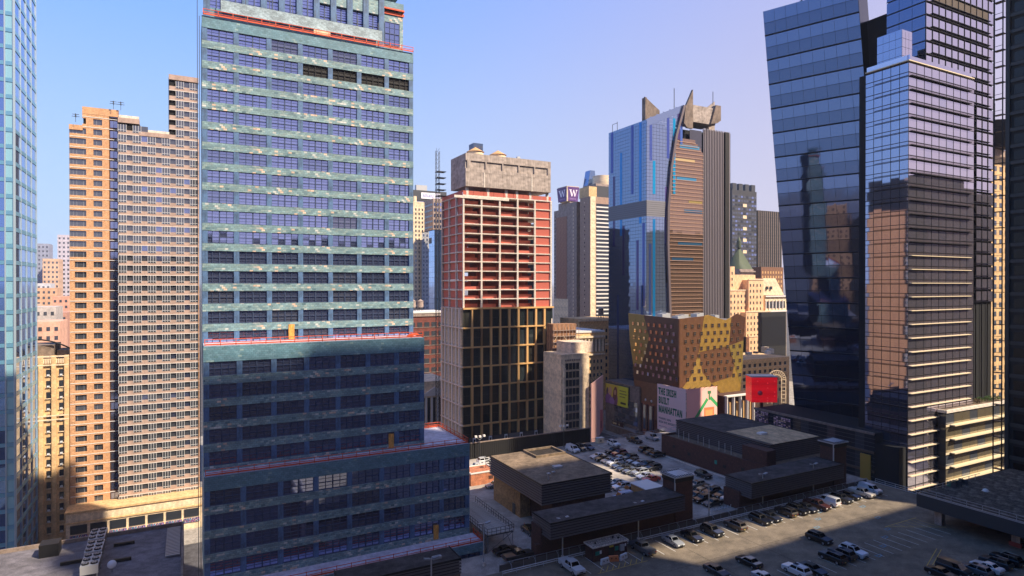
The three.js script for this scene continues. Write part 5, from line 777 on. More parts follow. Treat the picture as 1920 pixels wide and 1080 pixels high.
{ // far skyline at the left
  const far = [[-154.6, -143.5, 900, 49, 0x8d93a8, 'distant grey tower left of the apartment slab', 'grey'], [-133, -119, 800, 27.9, 0xc6a68e, 'distant peach brick tower, middle of the far group', 'peach'], [-127.8, -112, 850, 56.7, 0xb9b4c2, 'tallest distant pale tower hugging the brick wing', 'pale'], [-150, -120, 760, 2, 0xbfc0c8, 'distant white slab below the peach tower', 'white'], [-160, -147, 820, 30, 0x7d7a92, 'distant violet grey block beside the glass tower', 'violet'], [-125, -106, 700, -2.4, 0xc9a183, 'distant tan block behind the low roofs', 'tan'], [-101.4, -86, 650, -9.5, 0xd09a84, 'distant salmon building with rows of small windows', 'salmon'], [-120, -98, 560, -14, 0xd2b49c, 'distant cream apartment block among low roofs', 'cream'], [-92, -70, 500, -18, 0xb88a78, 'distant brown tenement above the hotel roof', 'brown'], [-80, -62, 420, -20, 0xd8a890, 'nearest pink tenement block above the old hotel roof', 'pink'], [-84, -70, 460, -13, 0xb5ada8, 'distant grey tenement beside the red wall', 'greyt'], [-77, -66, 340, -22, 0xd9c2b4, 'pale wall block directly behind the old hotel', 'palew']];
  for (const [a, c, v, h, col, label] of far) { const b = block('far_building', label, a, c, v, v + 24, h, tx(mottled([(col >> 16) & 255, (col >> 8) & 255, col & 255], 0.12, 10, 10), 0.9), 'far buildings on the left'); const n = Math.max(2, Math.round((c - a) / 4)), rows = Math.min(16, Math.max(2, Math.round((h + 60) / 5))); grid(b.T, b.F, { cols: n, rows, a0: (c - a) / n / 2, da: (c - a) / n, w: (c - a) / n * 0.45, h: 2.2, top: B(h - 4), dy: 5, mat: M.windowMid }); }
  const b = block('red_walled_house', 'small house with bright red wall among the far roofs', -86.5, -80, 520, 530, -19, std(0xc02a2c, 0.8), 'far buildings on the left'); onFace(b.T, 'roof_edge', bx(7, 0.5, 0.6), M.white, b.F, 3.2, B(-18.8), 0.1);
}
{ // dark tower hidden behind the frame tower, mirrored in the split tower
  const b = block('dark_mirrored_tower', 'dark office tower standing behind the frame tower, seen only mirrored in blue glass', 152, 182, 300, 330, 34, std(0x2a2c34, 0.6, 0.2)); grid(b.T, b.E, { cols: 7, rows: 20, a0: 3, da: 4, w: 2.2, h: 1.8, top: B(30), dy: 4, mat: M.windowMid });
}
{ // brick tower hidden behind the blue tower, mirrored in the glass on the right
  const b = block('orange_brick_tower', 'orange brick tower standing behind the blue office tower, seen only mirrored in glass', 18, 44, 236, 262, 56, M.brickOrange); grid(b.T, b.E, { cols: 5, rows: 30, a0: 3, da: 5, w: 1.5, h: 1.8, top: B(50), dy: 3.4, mat: M.windowDark });
}
// ---------------------------------------------------------------- structures on the parking deck
const DK = 22;
function louverBox(T, u0, u1, v0, v1, hb, ht, roofMat, name = 'louver_screen') {      // box clad in horizontal blades on the west and south faces
  const g = [bxMin(u0 + 0.25, B(hb), -v1 + 0.1, u1 - 0.25, B(ht) - 0.1, -v0 - 0.25)]; mergedPart(T, 'upper_box', g, M.louverBack);
  const n = Math.round((ht - hb) / 0.5);
  for (let k = 0; k < n; k++) { const y = B(hb) + (k + 0.5) * (ht - hb) / n; const s = bx(u1 - u0, 0.34, 0.07), w = bx(v1 - v0, 0.34, 0.07); const m = onFace(T, 'louver', s, M.louver, face('front', u0, v0), (u1 - u0) / 2, y, -0.08); m.rotation.x = -0.75; const q = onFace(T, 'louver', w, M.louver, face('west', u0, v1), (v1 - v0) / 2, y, -0.08); q.rotation.x = -0.75; }
  if (roofMat) { mergedPart(T, 'roof', [bxMin(u0 + 0.1, B(ht) - 0.1, -v1 + 0.1, u1 - 0.1, B(ht), -v0 - 0.1)], roofMat); mergedPart(T, 'roof_edge', [bxMin(u0, B(ht) - 0.2, -v0 - 0.12, u1, B(ht) + 0.12, -v0), bxMin(u0, B(ht) - 0.2, -v1, u0 + 0.12, B(ht) + 0.12, -v0 - 0.12), bxMin(u1 - 0.12, B(ht) - 0.2, -v1, u1, B(ht) + 0.12, -v0 - 0.12)], M.blackMetal); }
}
function stairTower(T, u0, u1, v0, v1, ht) {
  mergedPart(T, 'stair_tower', [bxMin(u0, DK, -v1, u1, B(ht) - 0.9, -v0)], M.brickDeck); mergedPart(T, 'tower_cap', [bxMin(u0 - 0.15, B(ht) - 0.9, -v1 - 0.15, u1 + 0.15, B(ht), -v0 + 0.15)], M.blackMetal);
  mergedPart(T, 'tower_roof', [bxMin(u0 - 0.4, B(ht), -v1 - 0.4, u1 + 0.4, B(ht) + 0.25, -v0 + 0.4)], M.galv);
  const p = new THREE.ConeGeometry(1, 0.7, 4).rotateY(Math.PI / 4); p.scale((u1 - u0) / 1.5, 1, (v1 - v0) / 1.5); part(T, 'roof_pyramid', p, M.galv, (u0 + u1) / 2 - T.position.x, B(ht) + 0.6 - T.position.y, -(v0 + v1) / 2 - T.position.z);
  const L = []; for (let k = 0; k < 9; k++) L.push(bxMin(u0 - 0.3 + k * (u1 - u0 + 0.5) / 9, B(ht) + 0.25, -v1 - 0.3, u0 - 0.2 + k * (u1 - u0 + 0.5) / 9, B(ht) + 0.4, -v0 + 0.3)); mergedPart(T, 'roof_seam', L, M.steelDark);
  mergedPart(T, 'downpipe', [bxMin(u0 - 0.16, B(ht) - 5, -v0 - 0.2, u0 + 0.02, B(ht), -v0 + 0.06)], M.galv);
}
{ // long low brick block with louvre box and stair tower, left
  const T = thing('brick_vent_building', 'brown brick block with dark louvre box and square stair tower, left one', 'building', 75, 110, -50);
  mergedPart(T, 'wall', [bxMin(56.8, DK, -100.5, 89, B(-44), -97), bxMin(66, DK, -129.8, 79.2, B(-43.9), -108)], M.brickDeck); mergedPart(T, 'low_wall', [bxMin(55.9, DK, -97.8, 56.8, B(-47), -97)], M.brickDeck);
  louverBox(T, 57, 88.6, 93.9, 100.6, -45.3, -42.3, M.roofDark); louverBox(T, 62.8, 80.2, 106.8, 131, -44.2, -40, M.roofTan);
  mergedPart(T, 'side_wall', [bxMin(63.4, DK, -129.9, 65.9, B(-44.2), -117)], tx(mottled([140, 108, 74], 0.3, 3, 3), 0.85)); mergedPart(T, 'door', [bxMin(63.3, DK, -120.4, 63.4, DK + 2.3, -119.2)], M.steelDark);  // golden glow of reflected light put into this side wall colour
  mergedPart(T, 'pit_curb', [bxMin(71.5, B(-40), -130.6, 79.6, B(-39.5), -130.2), bxMin(71.5, B(-40), -124.6, 79.6, B(-39.5), -124.2), bxMin(71.5, B(-40), -130.2, 71.9, B(-39.5), -124.6), bxMin(79.2, B(-40), -130.2, 79.6, B(-39.5), -124.6)], M.roofTan); mergedPart(T, 'pit_grille', [0, 1, 2, 3, 4, 5, 6].map((k) => bxMin(71.9, B(-39.98), -130 + k * 0.8, 79.2, B(-39.9), -129.6 + k * 0.8)), M.black);
  mergedPart(T, 'roof_hatch', [bxMin(71, B(-40), -116.4, 73, B(-39.6), -115)], M.galv); mergedPart(T, 'roof_vent', [bar([66, B(-40), -109.5], [66, B(-38.8), -109.5], 0.12), bxAt(66, B(-38.8), -109.5, 0.6, 0.2, 0.6), bxAt(69, B(-39.7), -112.5, 0.8, 0.3, 0.3)], M.galv);
  stairTower(T, 88.7, 93.4, 96.8, 100.6, -39.6); mergedPart(T, 'rear_shed', [bxMin(92.5, DK, -116, 97.4, DK + 3.4, -108.5)], tx(mottled([160, 122, 78], 0.2, 3, 3), 0.85)); mergedPart(T, 'shed_roof', [bxMin(92.3, DK + 3.4, -116.2, 97.6, DK + 3.6, -108.3)], M.white);
}
{ // right block
  const T = thing('brick_plant_building', 'long brown brick block with penthouse and square stair tower, right one', 'building', 130, 120, -50);
  mergedPart(T, 'wall', [bxMin(108.8, DK, -103, 141.2, B(-46), -98.4), bxMin(125, DK, -142.4, 150, B(-44.9), -103.2)], M.brickDeck); mergedPart(T, 'roof', [bxMin(125.4, B(-44.9), -142, 149.6, B(-44.8), -103.4)], M.roofTan); mergedPart(T, 'parapet', [bxMin(125, B(-44.9), -142.4, 125.4, B(-44.2), -103.2), bxMin(125.4, B(-44.9), -142.4, 150, B(-44.2), -142)], M.brickDeck);
  louverBox(T, 109.2, 141, 95.4, 103, -46.8, -43.4, M.roofDark); louverBox(T, 130, 150, 108, 141.8, -45, -40.4, M.roofDark, 'penthouse_screen'); mergedPart(T, 'painted_sun_patch', [bxMin(132, B(-40.4), -124, 149.6, B(-40.36), -108.4)], M.roofSunPaint);  // sunlit part of the penthouse roof painted as a paler sheet
  mergedPart(T, 'penthouse_annex', [bxMin(126.6, B(-44.8), -113.6, 129.9, B(-41), -106)], M.brickDeck); const v = []; for (let k = 0; k < 9; k++) v.push(bar([127.4 + (k % 3) * 0.5, B(-44.8), -118 - k * 2.6], [127.4 + (k % 3) * 0.5, B(-42.4), -118 - k * 2.6], 0.07)); mergedPart(T, 'vent_pipe', v, M.galv);
  for (const [z, y] of [[131, 2.6], [118, 2.4], [112, 3.2], [137, 3.3]]) onFace(T, 'wall_vent', bx(1, 0.8, 0.16), M.black, face('west', 125, z), 0, DK + y, 0.02); onFace(T, 'door_sign', bx(0.8, 1.0, 0.1), std(0x1f8a78, 0.5), face('west', 125, 121), 0, DK + 2.8, 0.06); mergedPart(T, 'kerb', [bxMin(123.6, DK, -141, 124.1, DK + 0.14, -106)], M.concreteLight);
  mergedPart(T, 'roof_hatch', [bxMin(137, B(-40.4), -118, 139.4, B(-39.9), -116.4)], M.white); stairTower(T, 141.2, 146, 98.2, 102, -39.2);
}
{ // rear parapet wall, small kiosk, containers and sheds
  let T = thing('deck_parapet_wall', 'black ribbed parapet wall along the rear edge of the deck', 'wall', 92, 163.4, -50); part(T, 'wall_panel', bx(42, 4.4, 0.4), M.black, 1, 2.2, 0); const L = []; for (let k = 0; k < 60; k++) L.push(bxAt(-19.8 + k * 0.7, 2.2, 0.24, 0.12, 4.2, 0.1)); part(T, 'rib', merge(L), M.blackMetal); part(T, 'coping', bx(42.2, 0.2, 0.6), M.concreteDark, 1, 4.5, 0);
  T = thing('rear_railing', 'grey pipe railing along the rear deck edge by the avenue', 'railing', 134, 162.6, -50); { const R = [bar([-20, 1.1, 0], [20.6, 1.1, 0], 0.06), bar([-20, 0.6, 0], [20.6, 0.6, 0], 0.05)]; for (let k = 0; k <= 16; k++) R.push(bar([-20 + k * 2.53, 0, 0], [-20 + k * 2.53, 1.1, 0], 0.05)); part(T, 'rail', merge(R), M.steel); }
  T = thing('white_bin', 'small white two part bin at the rear deck edge', 'bin', 116, 161, -50); part(T, 'body', bx(2.6, 1.5, 1.2), M.stonePale, 0, 0.8, 0); part(T, 'lid', merge([bxAt(-0.65, 1.65, 0, 1.2, 0.18, 1.3), bxAt(0.65, 1.65, 0, 1.2, 0.18, 1.3)]), M.white); part(T, 'hatch', bx(0.4, 0.6, 0.05), M.black, 0, 0.8, 0.62);
  T = thing('brick_service_shed', 'small tan brick shed with white roof edge near the blue tower', 'shed', 66, 144, -50); part(T, 'wall', bx(7, 3, 6), tx(mottled([172, 110, 80], 0.2, 3, 3), 0.85), 0, 1.5, 0); part(T, 'roof_edge', merge([bxAt(0, 3.1, 3, 7.2, 0.3, 0.3), bxAt(-3.5, 3.1, 0, 0.3, 0.3, 6), bxAt(3.5, 3.1, 0, 0.3, 0.3, 6), bxAt(0, 3.1, -3, 7.2, 0.3, 0.3)]), M.white); part(T, 'roof_rack', merge([bxAt(2, 4, 0, 0.1, 1.8, 0.1), bxAt(3, 4, 0, 0.1, 1.8, 0.1), bxAt(2.5, 4.8, 0, 1.1, 0.1, 1)]), M.black); part(T, 'vent', bx(1.2, 0.8, 0.1), M.brickBrown, 2, 1.6, 3.05);
  // attendant booth with barriers
  T = thing('attendant_booth', 'dark brick attendant booth with gravel roof and green signs', 'booth', 68.6, 93.2, -50); part(T, 'wall', bx(7.6, 2.6, 2.6), M.brickDeck, 0, 1.3, 0); part(T, 'roof', bx(7.9, 0.14, 2.9), tx(blocks([[150, 138, 128], [128, 116, 108], [168, 158, 146], [96, 88, 84]], 256, 256, 2, 2, 0.08, 0.08, [[60, 56, 54], [200, 190, 176]], 0.3, 0.3, 0), 0.95), 0, 2.67, 0); part(T, 'roof_edge', merge([bxAt(0, 2.7, 1.48, 8, 0.26, 0.1), bxAt(0, 2.7, -1.48, 8, 0.26, 0.1), bxAt(-3.98, 2.7, 0, 0.1, 0.26, 3), bxAt(3.98, 2.7, 0, 0.1, 0.26, 3)]), M.concreteLight); part(T, 'door', bx(1.2, 2.0, 0.08), M.black, 0.2, 1.0, 1.3); part(T, 'green_sign', bx(0.9, 0.7, 0.06), std(0x1f7a6a, 0.5), -2.9, 1.5, 1.33); part(T, 'green_sign', bx(0.8, 0.8, 0.06), std(0x1f7a6a, 0.5), 1.4, 1.6, 1.33); part(T, 'meter_box', bx(0.8, 1.1, 0.4), M.galv, 2.5, 1.6, 1.5); part(T, 'notice', bx(0.4, 0.6, 0.04), M.white, -2.2, 1.6, 1.33); part(T, 'notice', bx(0.3, 0.5, 0.04), M.white, 3.4, 1.9, 1.33); part(T, 'exit_sign', bx(0.9, 0.3, 0.05), std(0xc8b23a, 0.6), 0.2, 2.2, 1.34); part(T, 'roof_vent', merge([bxAt(-2.6, 2.9, 0.2, 0.2, 0.4, 0.2), bxAt(1.8, 2.95, -0.4, 0.2, 0.5, 0.2), bxAt(2.7, 2.9, 0.1, 0.3, 0.3, 0.3)]), M.black);
  for (const [i, u, v2, a, col] of [[0, 66.4, 90.6, 0.1, 0], [1, 68.4, 90.7, -0.35, 1], [2, 70.5, 90.5, 0.25, 0]]) { const Bq = thing('plastic_barrier', ['white plastic road barrier left of the orange one', 'orange and white plastic road barrier between two white ones', 'white plastic road barrier right of the orange one'][i], 'barrier', u, v2, -50, a, 'barriers before the booth'); const g = poly([[-0.95, 0], [0.95, 0], [0.95, 0.35], [0.85, 0.4], [0.85, 0.95], [-0.85, 0.95], [-0.85, 0.4], [-0.95, 0.35]], 0.34, 0.03); part(Bq, 'shell', g, col ? std(0xd07a4a, 0.6) : M.whitePaint, 0, 0.03, -0.17); for (const x of [-0.4, 0.4]) part(Bq, 'hole', new THREE.CylinderGeometry(0.12, 0.12, 0.02, 12).rotateX(Math.PI / 2), M.black, x, 0.6, 0.22); }
  T = thing('traffic_cone', 'orange traffic cone standing by the louvred block wall', 'cone', 62, 112.6, -50); part(T, 'cone', new THREE.ConeGeometry(0.18, 0.75, 14).translate(0, 0.4, 0), std(0xd4501e, 0.6)); part(T, 'base', bx(0.42, 0.05, 0.42), M.black, 0, 0.03, 0);
  // canopy on the right
  T = thing('deck_canopy', 'wide flat gravel roofed canopy with railing at the lower right', 'canopy', 150, 60, -50);
  mergedPart(T, 'roof_slab', [bxMin(136.4, B(-46.6), -76, 175, B(-44), -30)], std(0x3b3b3a, 0.9)); mergedPart(T, 'gravel_roof', [bxMin(136.8, B(-44), -75.6, 175, B(-43.94), -30)], tx(mottled([70, 70, 66], 0.9, 5, 5), 0.95)); { const R = [bxMin(136.5, B(-44), -75.8, 136.8, B(-43.7), -30)]; for (const y of [0.55, 1.1]) R.push(bxMin(137.2, B(-44) + y, -75.4, 137.28, B(-44) + y + 0.08, -30), bxMin(137.2, B(-44) + y, -75.4, 160, B(-44) + y + 0.08, -75.3)); for (let k = 0; k < 16; k++) R.push(bxMin(137.2, B(-44), -75.4 + k * 2.8, 137.28, B(-42.9), -75.3 + k * 2.8)); for (let k = 0; k < 9; k++) R.push(bxMin(137.2 + k * 2.6, B(-44), -75.4, 137.28 + k * 2.6, B(-42.9), -75.3)); mergedPart(T, 'railing', R, M.steel); }
  for (const [x, z] of [[139.4, 73], [141, 60], [141, 47], [158, 73], [158, 55]]) mergedPart(T, 'column', [bxMin(x - 0.7, DK, -z - 0.7, x + 0.7, B(-46.6), -z + 0.7)], M.concrete); mergedPart(T, 'back_wall', [bxMin(149, DK, -75, 149.4, B(-46.6), -32)], M.concreteDark);
  { const tcv = canvas(512, 40, (c, w, h) => { c.fillStyle = '#26262a'; c.fillRect(0, 0, w, h); c.fillStyle = '#b8b8bc'; c.font = 'bold 30px sans-serif'; c.fillText('Bus and', 8, 30); c.fillText('Permit', 190, 30); c.fillText('Parking', 350, 30); }); const m = onFace(T, 'fascia_sign', new THREE.BoxGeometry(12, 0.9, 0.08), new THREE.MeshStandardMaterial({ map: tcv, roughness: 0.7 }), face('west', 149, 72), 8, B(-47.6), 0.1); onFace(T, 'notice_board', bx(1.8, 0.8, 0.08), M.steel, face('west', 149, 72), 3, B(-48.8), 0.1); }
  mergedPart(T, 'striped_base', [bxMin(140.1, DK, -61, 141.9, DK + 0.8, -59)], std(0x8a4038, 0.7));
  for (const [i, x, z] of [[0, 151, 70], [1, 150, 62]]) { const D = thing('roof_dish', ['small white dome vent on the gravel canopy', 'round white satellite dish on the gravel canopy'][i], 'dish', x, z, -44); if (i) { part(D, 'dish', new THREE.SphereGeometry(0.8, 20, 8, 0, 6.3, 0, 0.8).rotateX(1.2).rotateY(-0.7).translate(0, 1.2, 0), new THREE.MeshStandardMaterial({ color: 0xd2d2d0, roughness: 0.5, side: THREE.DoubleSide })); part(D, 'mast', bar([0, 0, 0], [0, 1.2, 0], 0.06), M.steelDark); } else { part(D, 'dome', new THREE.SphereGeometry(0.6, 18, 9, 0, 6.3, 0, 1.57), M.white); part(D, 'curb', bx(1.2, 0.1, 1.2), M.galv, 0, 0.02, 0); } }
  T = thing('green_skylight', 'green curved skylight at the back of the gravel canopy', 'skylight', 150, 75, -44); part(T, 'shell', new THREE.CylinderGeometry(1, 1, 5, 18, 1, false, 0, Math.PI).rotateZ(Math.PI / 2).rotateX(-Math.PI / 2).translate(0, 0.02, 0), new THREE.MeshStandardMaterial({ color: 0x2c6a5a, roughness: 0.3, side: THREE.DoubleSide })); for (const x of [-2.4, 0, 2.4]) part(T, 'rib', bx(0.1, 1.04, 1.9), M.steelDark, x, 0.5, 0);
  // louvred bulkhead at the bottom edge
  T = thing('bottom_bulkhead', 'dark louvred roof bulkhead at the bottom edge before blue tower', 'bulkhead', 33, 94, -50); mergedPart(T, 'wall', [bxMin(20, DK, -97, 39, B(-46.5), -92.2)], M.concreteDark); louverBox(T, 20, 39.1, 92, 97.2, -46.5, -44, M.roofDark); { const g = mergedPart(T, 'roof_lamp', [bxAt(35.5, B(-43.7), -93.6, 1.5, 0.4, 0.7)], M.galv); }
}
{ // fences and rails along the lot
  let T = thing('chain_link_fence', 'grey screened fence running along the brick blocks', 'fence', 98, 96.2, -50); const P = []; for (let k = 0; k < 44; k++) P.push(bar([-50 + k * 2.4, 0, 0], [-50 + k * 2.4, 1.6, 0], 0.05)); part(T, 'post', merge(P), M.steel); part(T, 'screen', bx(103, 1.1, 0.03), std(0x56524e, 0.9), 1.5, 0.75, 0); part(T, 'top_rail', bar([-50, 1.6, 0], [53, 1.6, 0], 0.05), M.steel); { const L = []; for (let k = 0; k < 22; k++) L.push(bar([-48 + k * 4.8, 1.6, 0], [-48 + k * 4.8, 1.1, 0.9], 0.05), bar([-48 + k * 4.8, 1.1, 0.9], [-48 + k * 4.8, 0, 0.9], 0.05)); part(T, 'stay', merge(L), M.steel); }
  T = thing('pipe_guard_rail', 'double white pipe guard rail in front of the fence', 'railing', 98, 95, -50); part(T, 'rail', merge([bar([-50, 0.75, 0], [52, 0.75, 0], 0.07), bar([-50, 0.4, 0], [52, 0.4, 0], 0.07)]), M.whitePaint); { const L = []; for (let k = 0; k < 38; k++) L.push(bxAt(-50 + k * 2.75, 0.4, 0, 0.1, 0.8, 0.1)); part(T, 'post', merge(L), M.galv); }
  T = thing('edge_railing', 'white pipe railing along the avenue side of the lot', 'railing', 154.3, 84, -50); { const L = [bar([0, 1.1, -12], [0, 1.1, 8], 0.06), bar([0, 0.6, -12], [0, 0.6, 8], 0.06), bar([-0.5, 0.35, -12], [-0.5, 0.35, 8], 0.07)]; for (let k = 0; k < 9; k++) L.push(bar([0, 0, -12 + k * 2.5], [0, 1.1, -12 + k * 2.5], 0.06)); part(T, 'rail', merge(L), M.galv); }
  T = thing('bollard_row_rail', 'low white post rail beside the dark car cluster', 'railing', 110, 100.6, -50); { const L = [bar([-7, 0.2, 0], [-1.8, 0.2, 0], 0.05)]; for (let k = 0; k < 8; k++) L.push(bar([-7 + k * 0.9, 0, 0], [-7 + k * 0.9, 0.7, 0.15], 0.06)); part(T, 'post', merge(L), M.whitePaint); }
}
// lamp posts
{
  const lamps = [[60.6, 95.6, 'first lamp post from the left along the fence'], [78.1, 95.6, 'lamp post behind the grey pickup along the fence'], [97.8, 96.6, 'lamp post in front of the left stair tower'], [114.6, 97.0, 'lamp post at the left end of the right hand louvre box'], [131.6, 96.8, 'lamp post at the middle of the right hand louvre box'], [46.8, 100, 'lamp post beside the orange terrace edge of the blue tower'], [33.6, 91, 'lamp post before the bottom bulkhead']];
  for (const [u, v, l] of lamps) { const T = thing('lamp_post', l, 'lamp post', u, v, -50, 0, 'lamp posts on the deck'); part(T, 'pole', new THREE.CylinderGeometry(0.1, 0.15, 7.6, 10).translate(0, 3.8, 0), M.galv); part(T, 'base', new THREE.CylinderGeometry(0.3, 0.3, 0.7, 12), M.concreteLight, 0, 0.35, 0); for (const x of [-0.75, 0.75]) { const h = part(T, 'lamp_head', bx(0.95, 0.16, 0.55), M.steel, x, 7.65, 0.1); h.rotation.z = x > 0 ? 0.2 : -0.2; part(h, 'lens', bx(0.6, 0.03, 0.4), M.whitePaint, 0, -0.09, 0); } part(T, 'arm', bar([-0.6, 7.55, 0], [0.6, 7.55, 0], 0.05), M.steel); part(T, 'yellow_tag', bx(0.2, 0.4, 0.2), M.paintYellow, 0, 2.6, 0.02); }
  for (const [u, v, l] of [[74.5, 161.8, 'three headed white floodlight on the left of the black parapet'], [103, 161.8, 'three headed white floodlight on the right of the black parapet']]) { const T = thing('floodlight_mast', l, 'floodlight', u, v, -50, 0, 'floodlights on the parapet'); part(T, 'pole', bar([0, 0, 0], [0, 6.2, 0], 0.1), M.steelDark); part(T, 'arm', merge([bar([0, 5.6, 0], [-1.3, 6.6, 0], 0.07), bar([0, 5.6, 0], [1.3, 6.6, 0], 0.07)]), M.steel); for (const [x, y] of [[-1.3, 6.7], [0, 6.6], [1.3, 6.7]]) part(T, 'lamp_head', bx(0.6, 0.5, 0.6), M.white, x, y, 0.1); }
}
// ---------------------------------------------------------------- vehicles
const paint = { white: 0xd9dbde, bluewhite: 0xb8c0d8, cream: 0xcfcabf, silver: 0x9aa0a6, grey: 0x5c6066, charcoal: 0x26282c, black: 0x0d0e10, blue: 0x26344e, brown: 0x2b2521, bronze: 0x3f3833, maroon: 0x4e2c28, red: 0x7c1c20, orange: 0xc9492a, pale: 0x9a958a };
const paints = Object.fromEntries(Object.entries(paint).map(([k, c]) => [k, new THREE.MeshPhysicalMaterial({ color: c, roughness: 0.35, metalness: 0.25, clearcoat: 1, clearcoatRoughness: 0.06 })]));
const carGlass = new THREE.MeshStandardMaterial({ color: 0x0b0e12, roughness: 0.05, metalness: 0.35 }), headM = std(0xdfe3e6, 0.15, 0.2), tailM = std(0x7a1212, 0.3), trimM = std(0x15161a, 0.6);
// side profile z,y from nose (+z) to tail; cabin = [windscreen base z, roof front z, roof rear z, rear base z]
const KIND = {
  sedan: { L: 4.75, W: 1.84, prof: [[2.3, 0.28], [2.36, 0.5], [2.28, 0.72], [1.2, 0.9], [-1.5, 0.96], [-2.2, 0.94], [-2.36, 0.75], [-2.34, 0.35], [-2.2, 0.25], [2.1, 0.22]], belt: 0.92, roof: 1.45, cab: [1.05, 0.3, -0.95, -1.75] },
  suv: { L: 4.75, W: 1.94, prof: [[2.3, 0.32], [2.36, 0.62], [2.26, 0.95], [1.1, 1.08], [-2.2, 1.12], [-2.36, 0.9], [-2.34, 0.45], [-2.2, 0.3], [2.1, 0.28]], belt: 1.08, roof: 1.74, cab: [1.05, 0.45, -1.85, -2.25] },
  pickup: { L: 5.7, W: 2.0, prof: [[2.78, 0.42], [2.84, 0.75], [2.74, 1.06], [1.5, 1.16], [-2.8, 1.18], [-2.84, 0.6], [-2.7, 0.42], [2.6, 0.38]], belt: 1.14, roof: 1.88, cab: [1.4, 0.8, -0.7, -0.95] },
  van: { L: 5.1, W: 1.96, prof: [[2.48, 0.34], [2.54, 0.7], [2.42, 1.02], [1.75, 1.2], [-2.5, 1.22], [-2.54, 0.5], [-2.4, 0.32], [2.3, 0.3]], belt: 1.18, roof: 2.05, cab: [1.75, 0.95, -2.36, -2.48] },
};
function makeCar(kind) {
  const k = KIND[kind], T = new THREE.Group(), W = k.W, [a, b, c, d] = k.cab, ti = 0.2;
  let low = poly(k.prof.map(([z, y]) => [z, y]), W - 0.16, 0.07); low.rotateY(-Math.PI / 2); low.translate(W / 2 - 0.08, 0.06, 0);
  const yb = k.belt - 0.04, yr = k.roof, wb = W / 2 - 0.06, wr = W / 2 - ti - 0.04;
  const A = [[-wb, yb, a], [wb, yb, a], [wr, yr, b], [-wr, yr, b]], R = [[wb, yb, d], [-wb, yb, d], [-wr, yr, c], [wr, yr, c]], Sd = (s) => s > 0 ? [[wb, yb, a], [wb, yb, d], [wr, yr, c], [wr, yr, b]] : [[-wb, yb, d], [-wb, yb, a], [-wr, yr, b], [-wr, yr, c]];
  const top = [[-wr, yr, b], [wr, yr, b], [wr, yr, c], [-wr, yr, c]];
  const roofCap = bxAt(0, yr + 0.015, (b + c) / 2, wr * 2 - 0.04, 0.05, b - c - 0.06);
  const body = [low.toNonIndexed(), tri([A, R, Sd(1), Sd(-1), top]), roofCap];
  if (kind === 'pickup') { }
  body.forEach((g) => { for (const n of Object.keys(g.attributes)) if (!['position', 'normal', 'uv'].includes(n)) g.deleteAttribute(n); });
  const bodyM = part(T, 'body', merge(body), paints.white);
  // glass panes set just outside the cabin faces
  const inset = (q, m = 0.08, out = 0.012) => { const V = q.map((p) => new THREE.Vector3(...p)), ctr = V.reduce((s, p) => s.add(p), new THREE.Vector3()).multiplyScalar(0.25), n = V[1].clone().sub(V[0]).cross(V[3].clone().sub(V[0])).normalize(); return V.map((p) => { const dd = ctr.clone().sub(p), l = dd.length(); return p.clone().add(dd.multiplyScalar(m / l * 1.4)).addScaledVector(n, out).toArray(); }); };
  part(T, 'windscreen', tri([inset(A)]), carGlass); part(T, 'rear_window', tri([inset(R)]), carGlass);
  for (const s of [1, -1]) {
    const q = Sd(s), lerp = (p, r, t) => p.map((v, i) => v + (r[i] - v) * t), cuts = kind === 'van' ? [[0, 0.32]] : kind === 'pickup' ? [[0, 0.5], [0.5, 1]] : [[0, 0.48], [0.48, 1]];
    for (const [t0, t1] of cuts) { const pa = s > 0 ? [lerp(q[0], q[1], t0), lerp(q[0], q[1], t1), lerp(q[3], q[2], t1), lerp(q[3], q[2], t0)] : [lerp(q[1], q[0], t1), lerp(q[1], q[0], t0), lerp(q[2], q[3], t0), lerp(q[2], q[3], t1)]; part(T, 'side_window', tri([inset(pa, 0.06)]), carGlass); }
    part(T, 'headlight', bx(0.42, 0.16, 0.08), headM, s * (W / 2 - 0.3), k.prof[1][1] + 0.12, k.prof[1][0] + 0.04); part(T, 'tail_light', bx(0.3, 0.26, 0.06), tailM, s * (W / 2 - 0.2), k.belt - 0.22, -k.L / 2 - 0.02); part(T, 'mirror', bx(0.2, 0.14, 0.12), trimM, s * (W / 2 + 0.1), k.belt + 0.06, a - 0.25);
    for (const z of [k.L * 0.31, -k.L * 0.3]) { const r = kind === 'sedan' ? 0.33 : 0.38; const w = part(T, 'wheel', new THREE.CylinderGeometry(r, r, 0.24, 20).rotateZ(Math.PI / 2), M.rubber, s * (W / 2 - 0.1), r, z); part(w, 'rim', new THREE.CylinderGeometry(r * 0.6, r * 0.62, 0.03, 14).rotateZ(Math.PI / 2), M.steel, s * 0.125, 0, 0); }
  }
  part(T, 'grille', bx(0.8, 0.18, 0.05), trimM, 0, k.prof[1][1] + 0.02, k.prof[1][0] + 0.07); part(T, 'bumper', bx(W - 0.2, 0.16, 0.1), trimM, 0, k.prof[0][1] + 0.06, k.prof[0][0] + 0.06); part(T, 'number_plate', bx(0.36, 0.14, 0.02), M.paintYellow, 0, 0.62, -k.L / 2 - 0.07);
  if (kind === 'pickup') part(T, 'cargo_bed', merge([bxAt(0, k.belt + 0.075, -1.85, W - 0.36, 0.02, 1.7)]), trimM);
  if (kind === 'suv') { for (const s of [1, -1]) part(T, 'roof_rail', bx(0.05, 0.06, 1.7), M.steel, s * (wr - 0.1), yr + 0.08, (b + c) / 2); part(T, 'sunroof', bx(0.8, 0.015, 0.8), carGlass, 0, yr + 0.05, 0.05); }
  return T;
}
const PROTO = Object.fromEntries(Object.keys(KIND).map((k) => [k, makeCar(k)]));
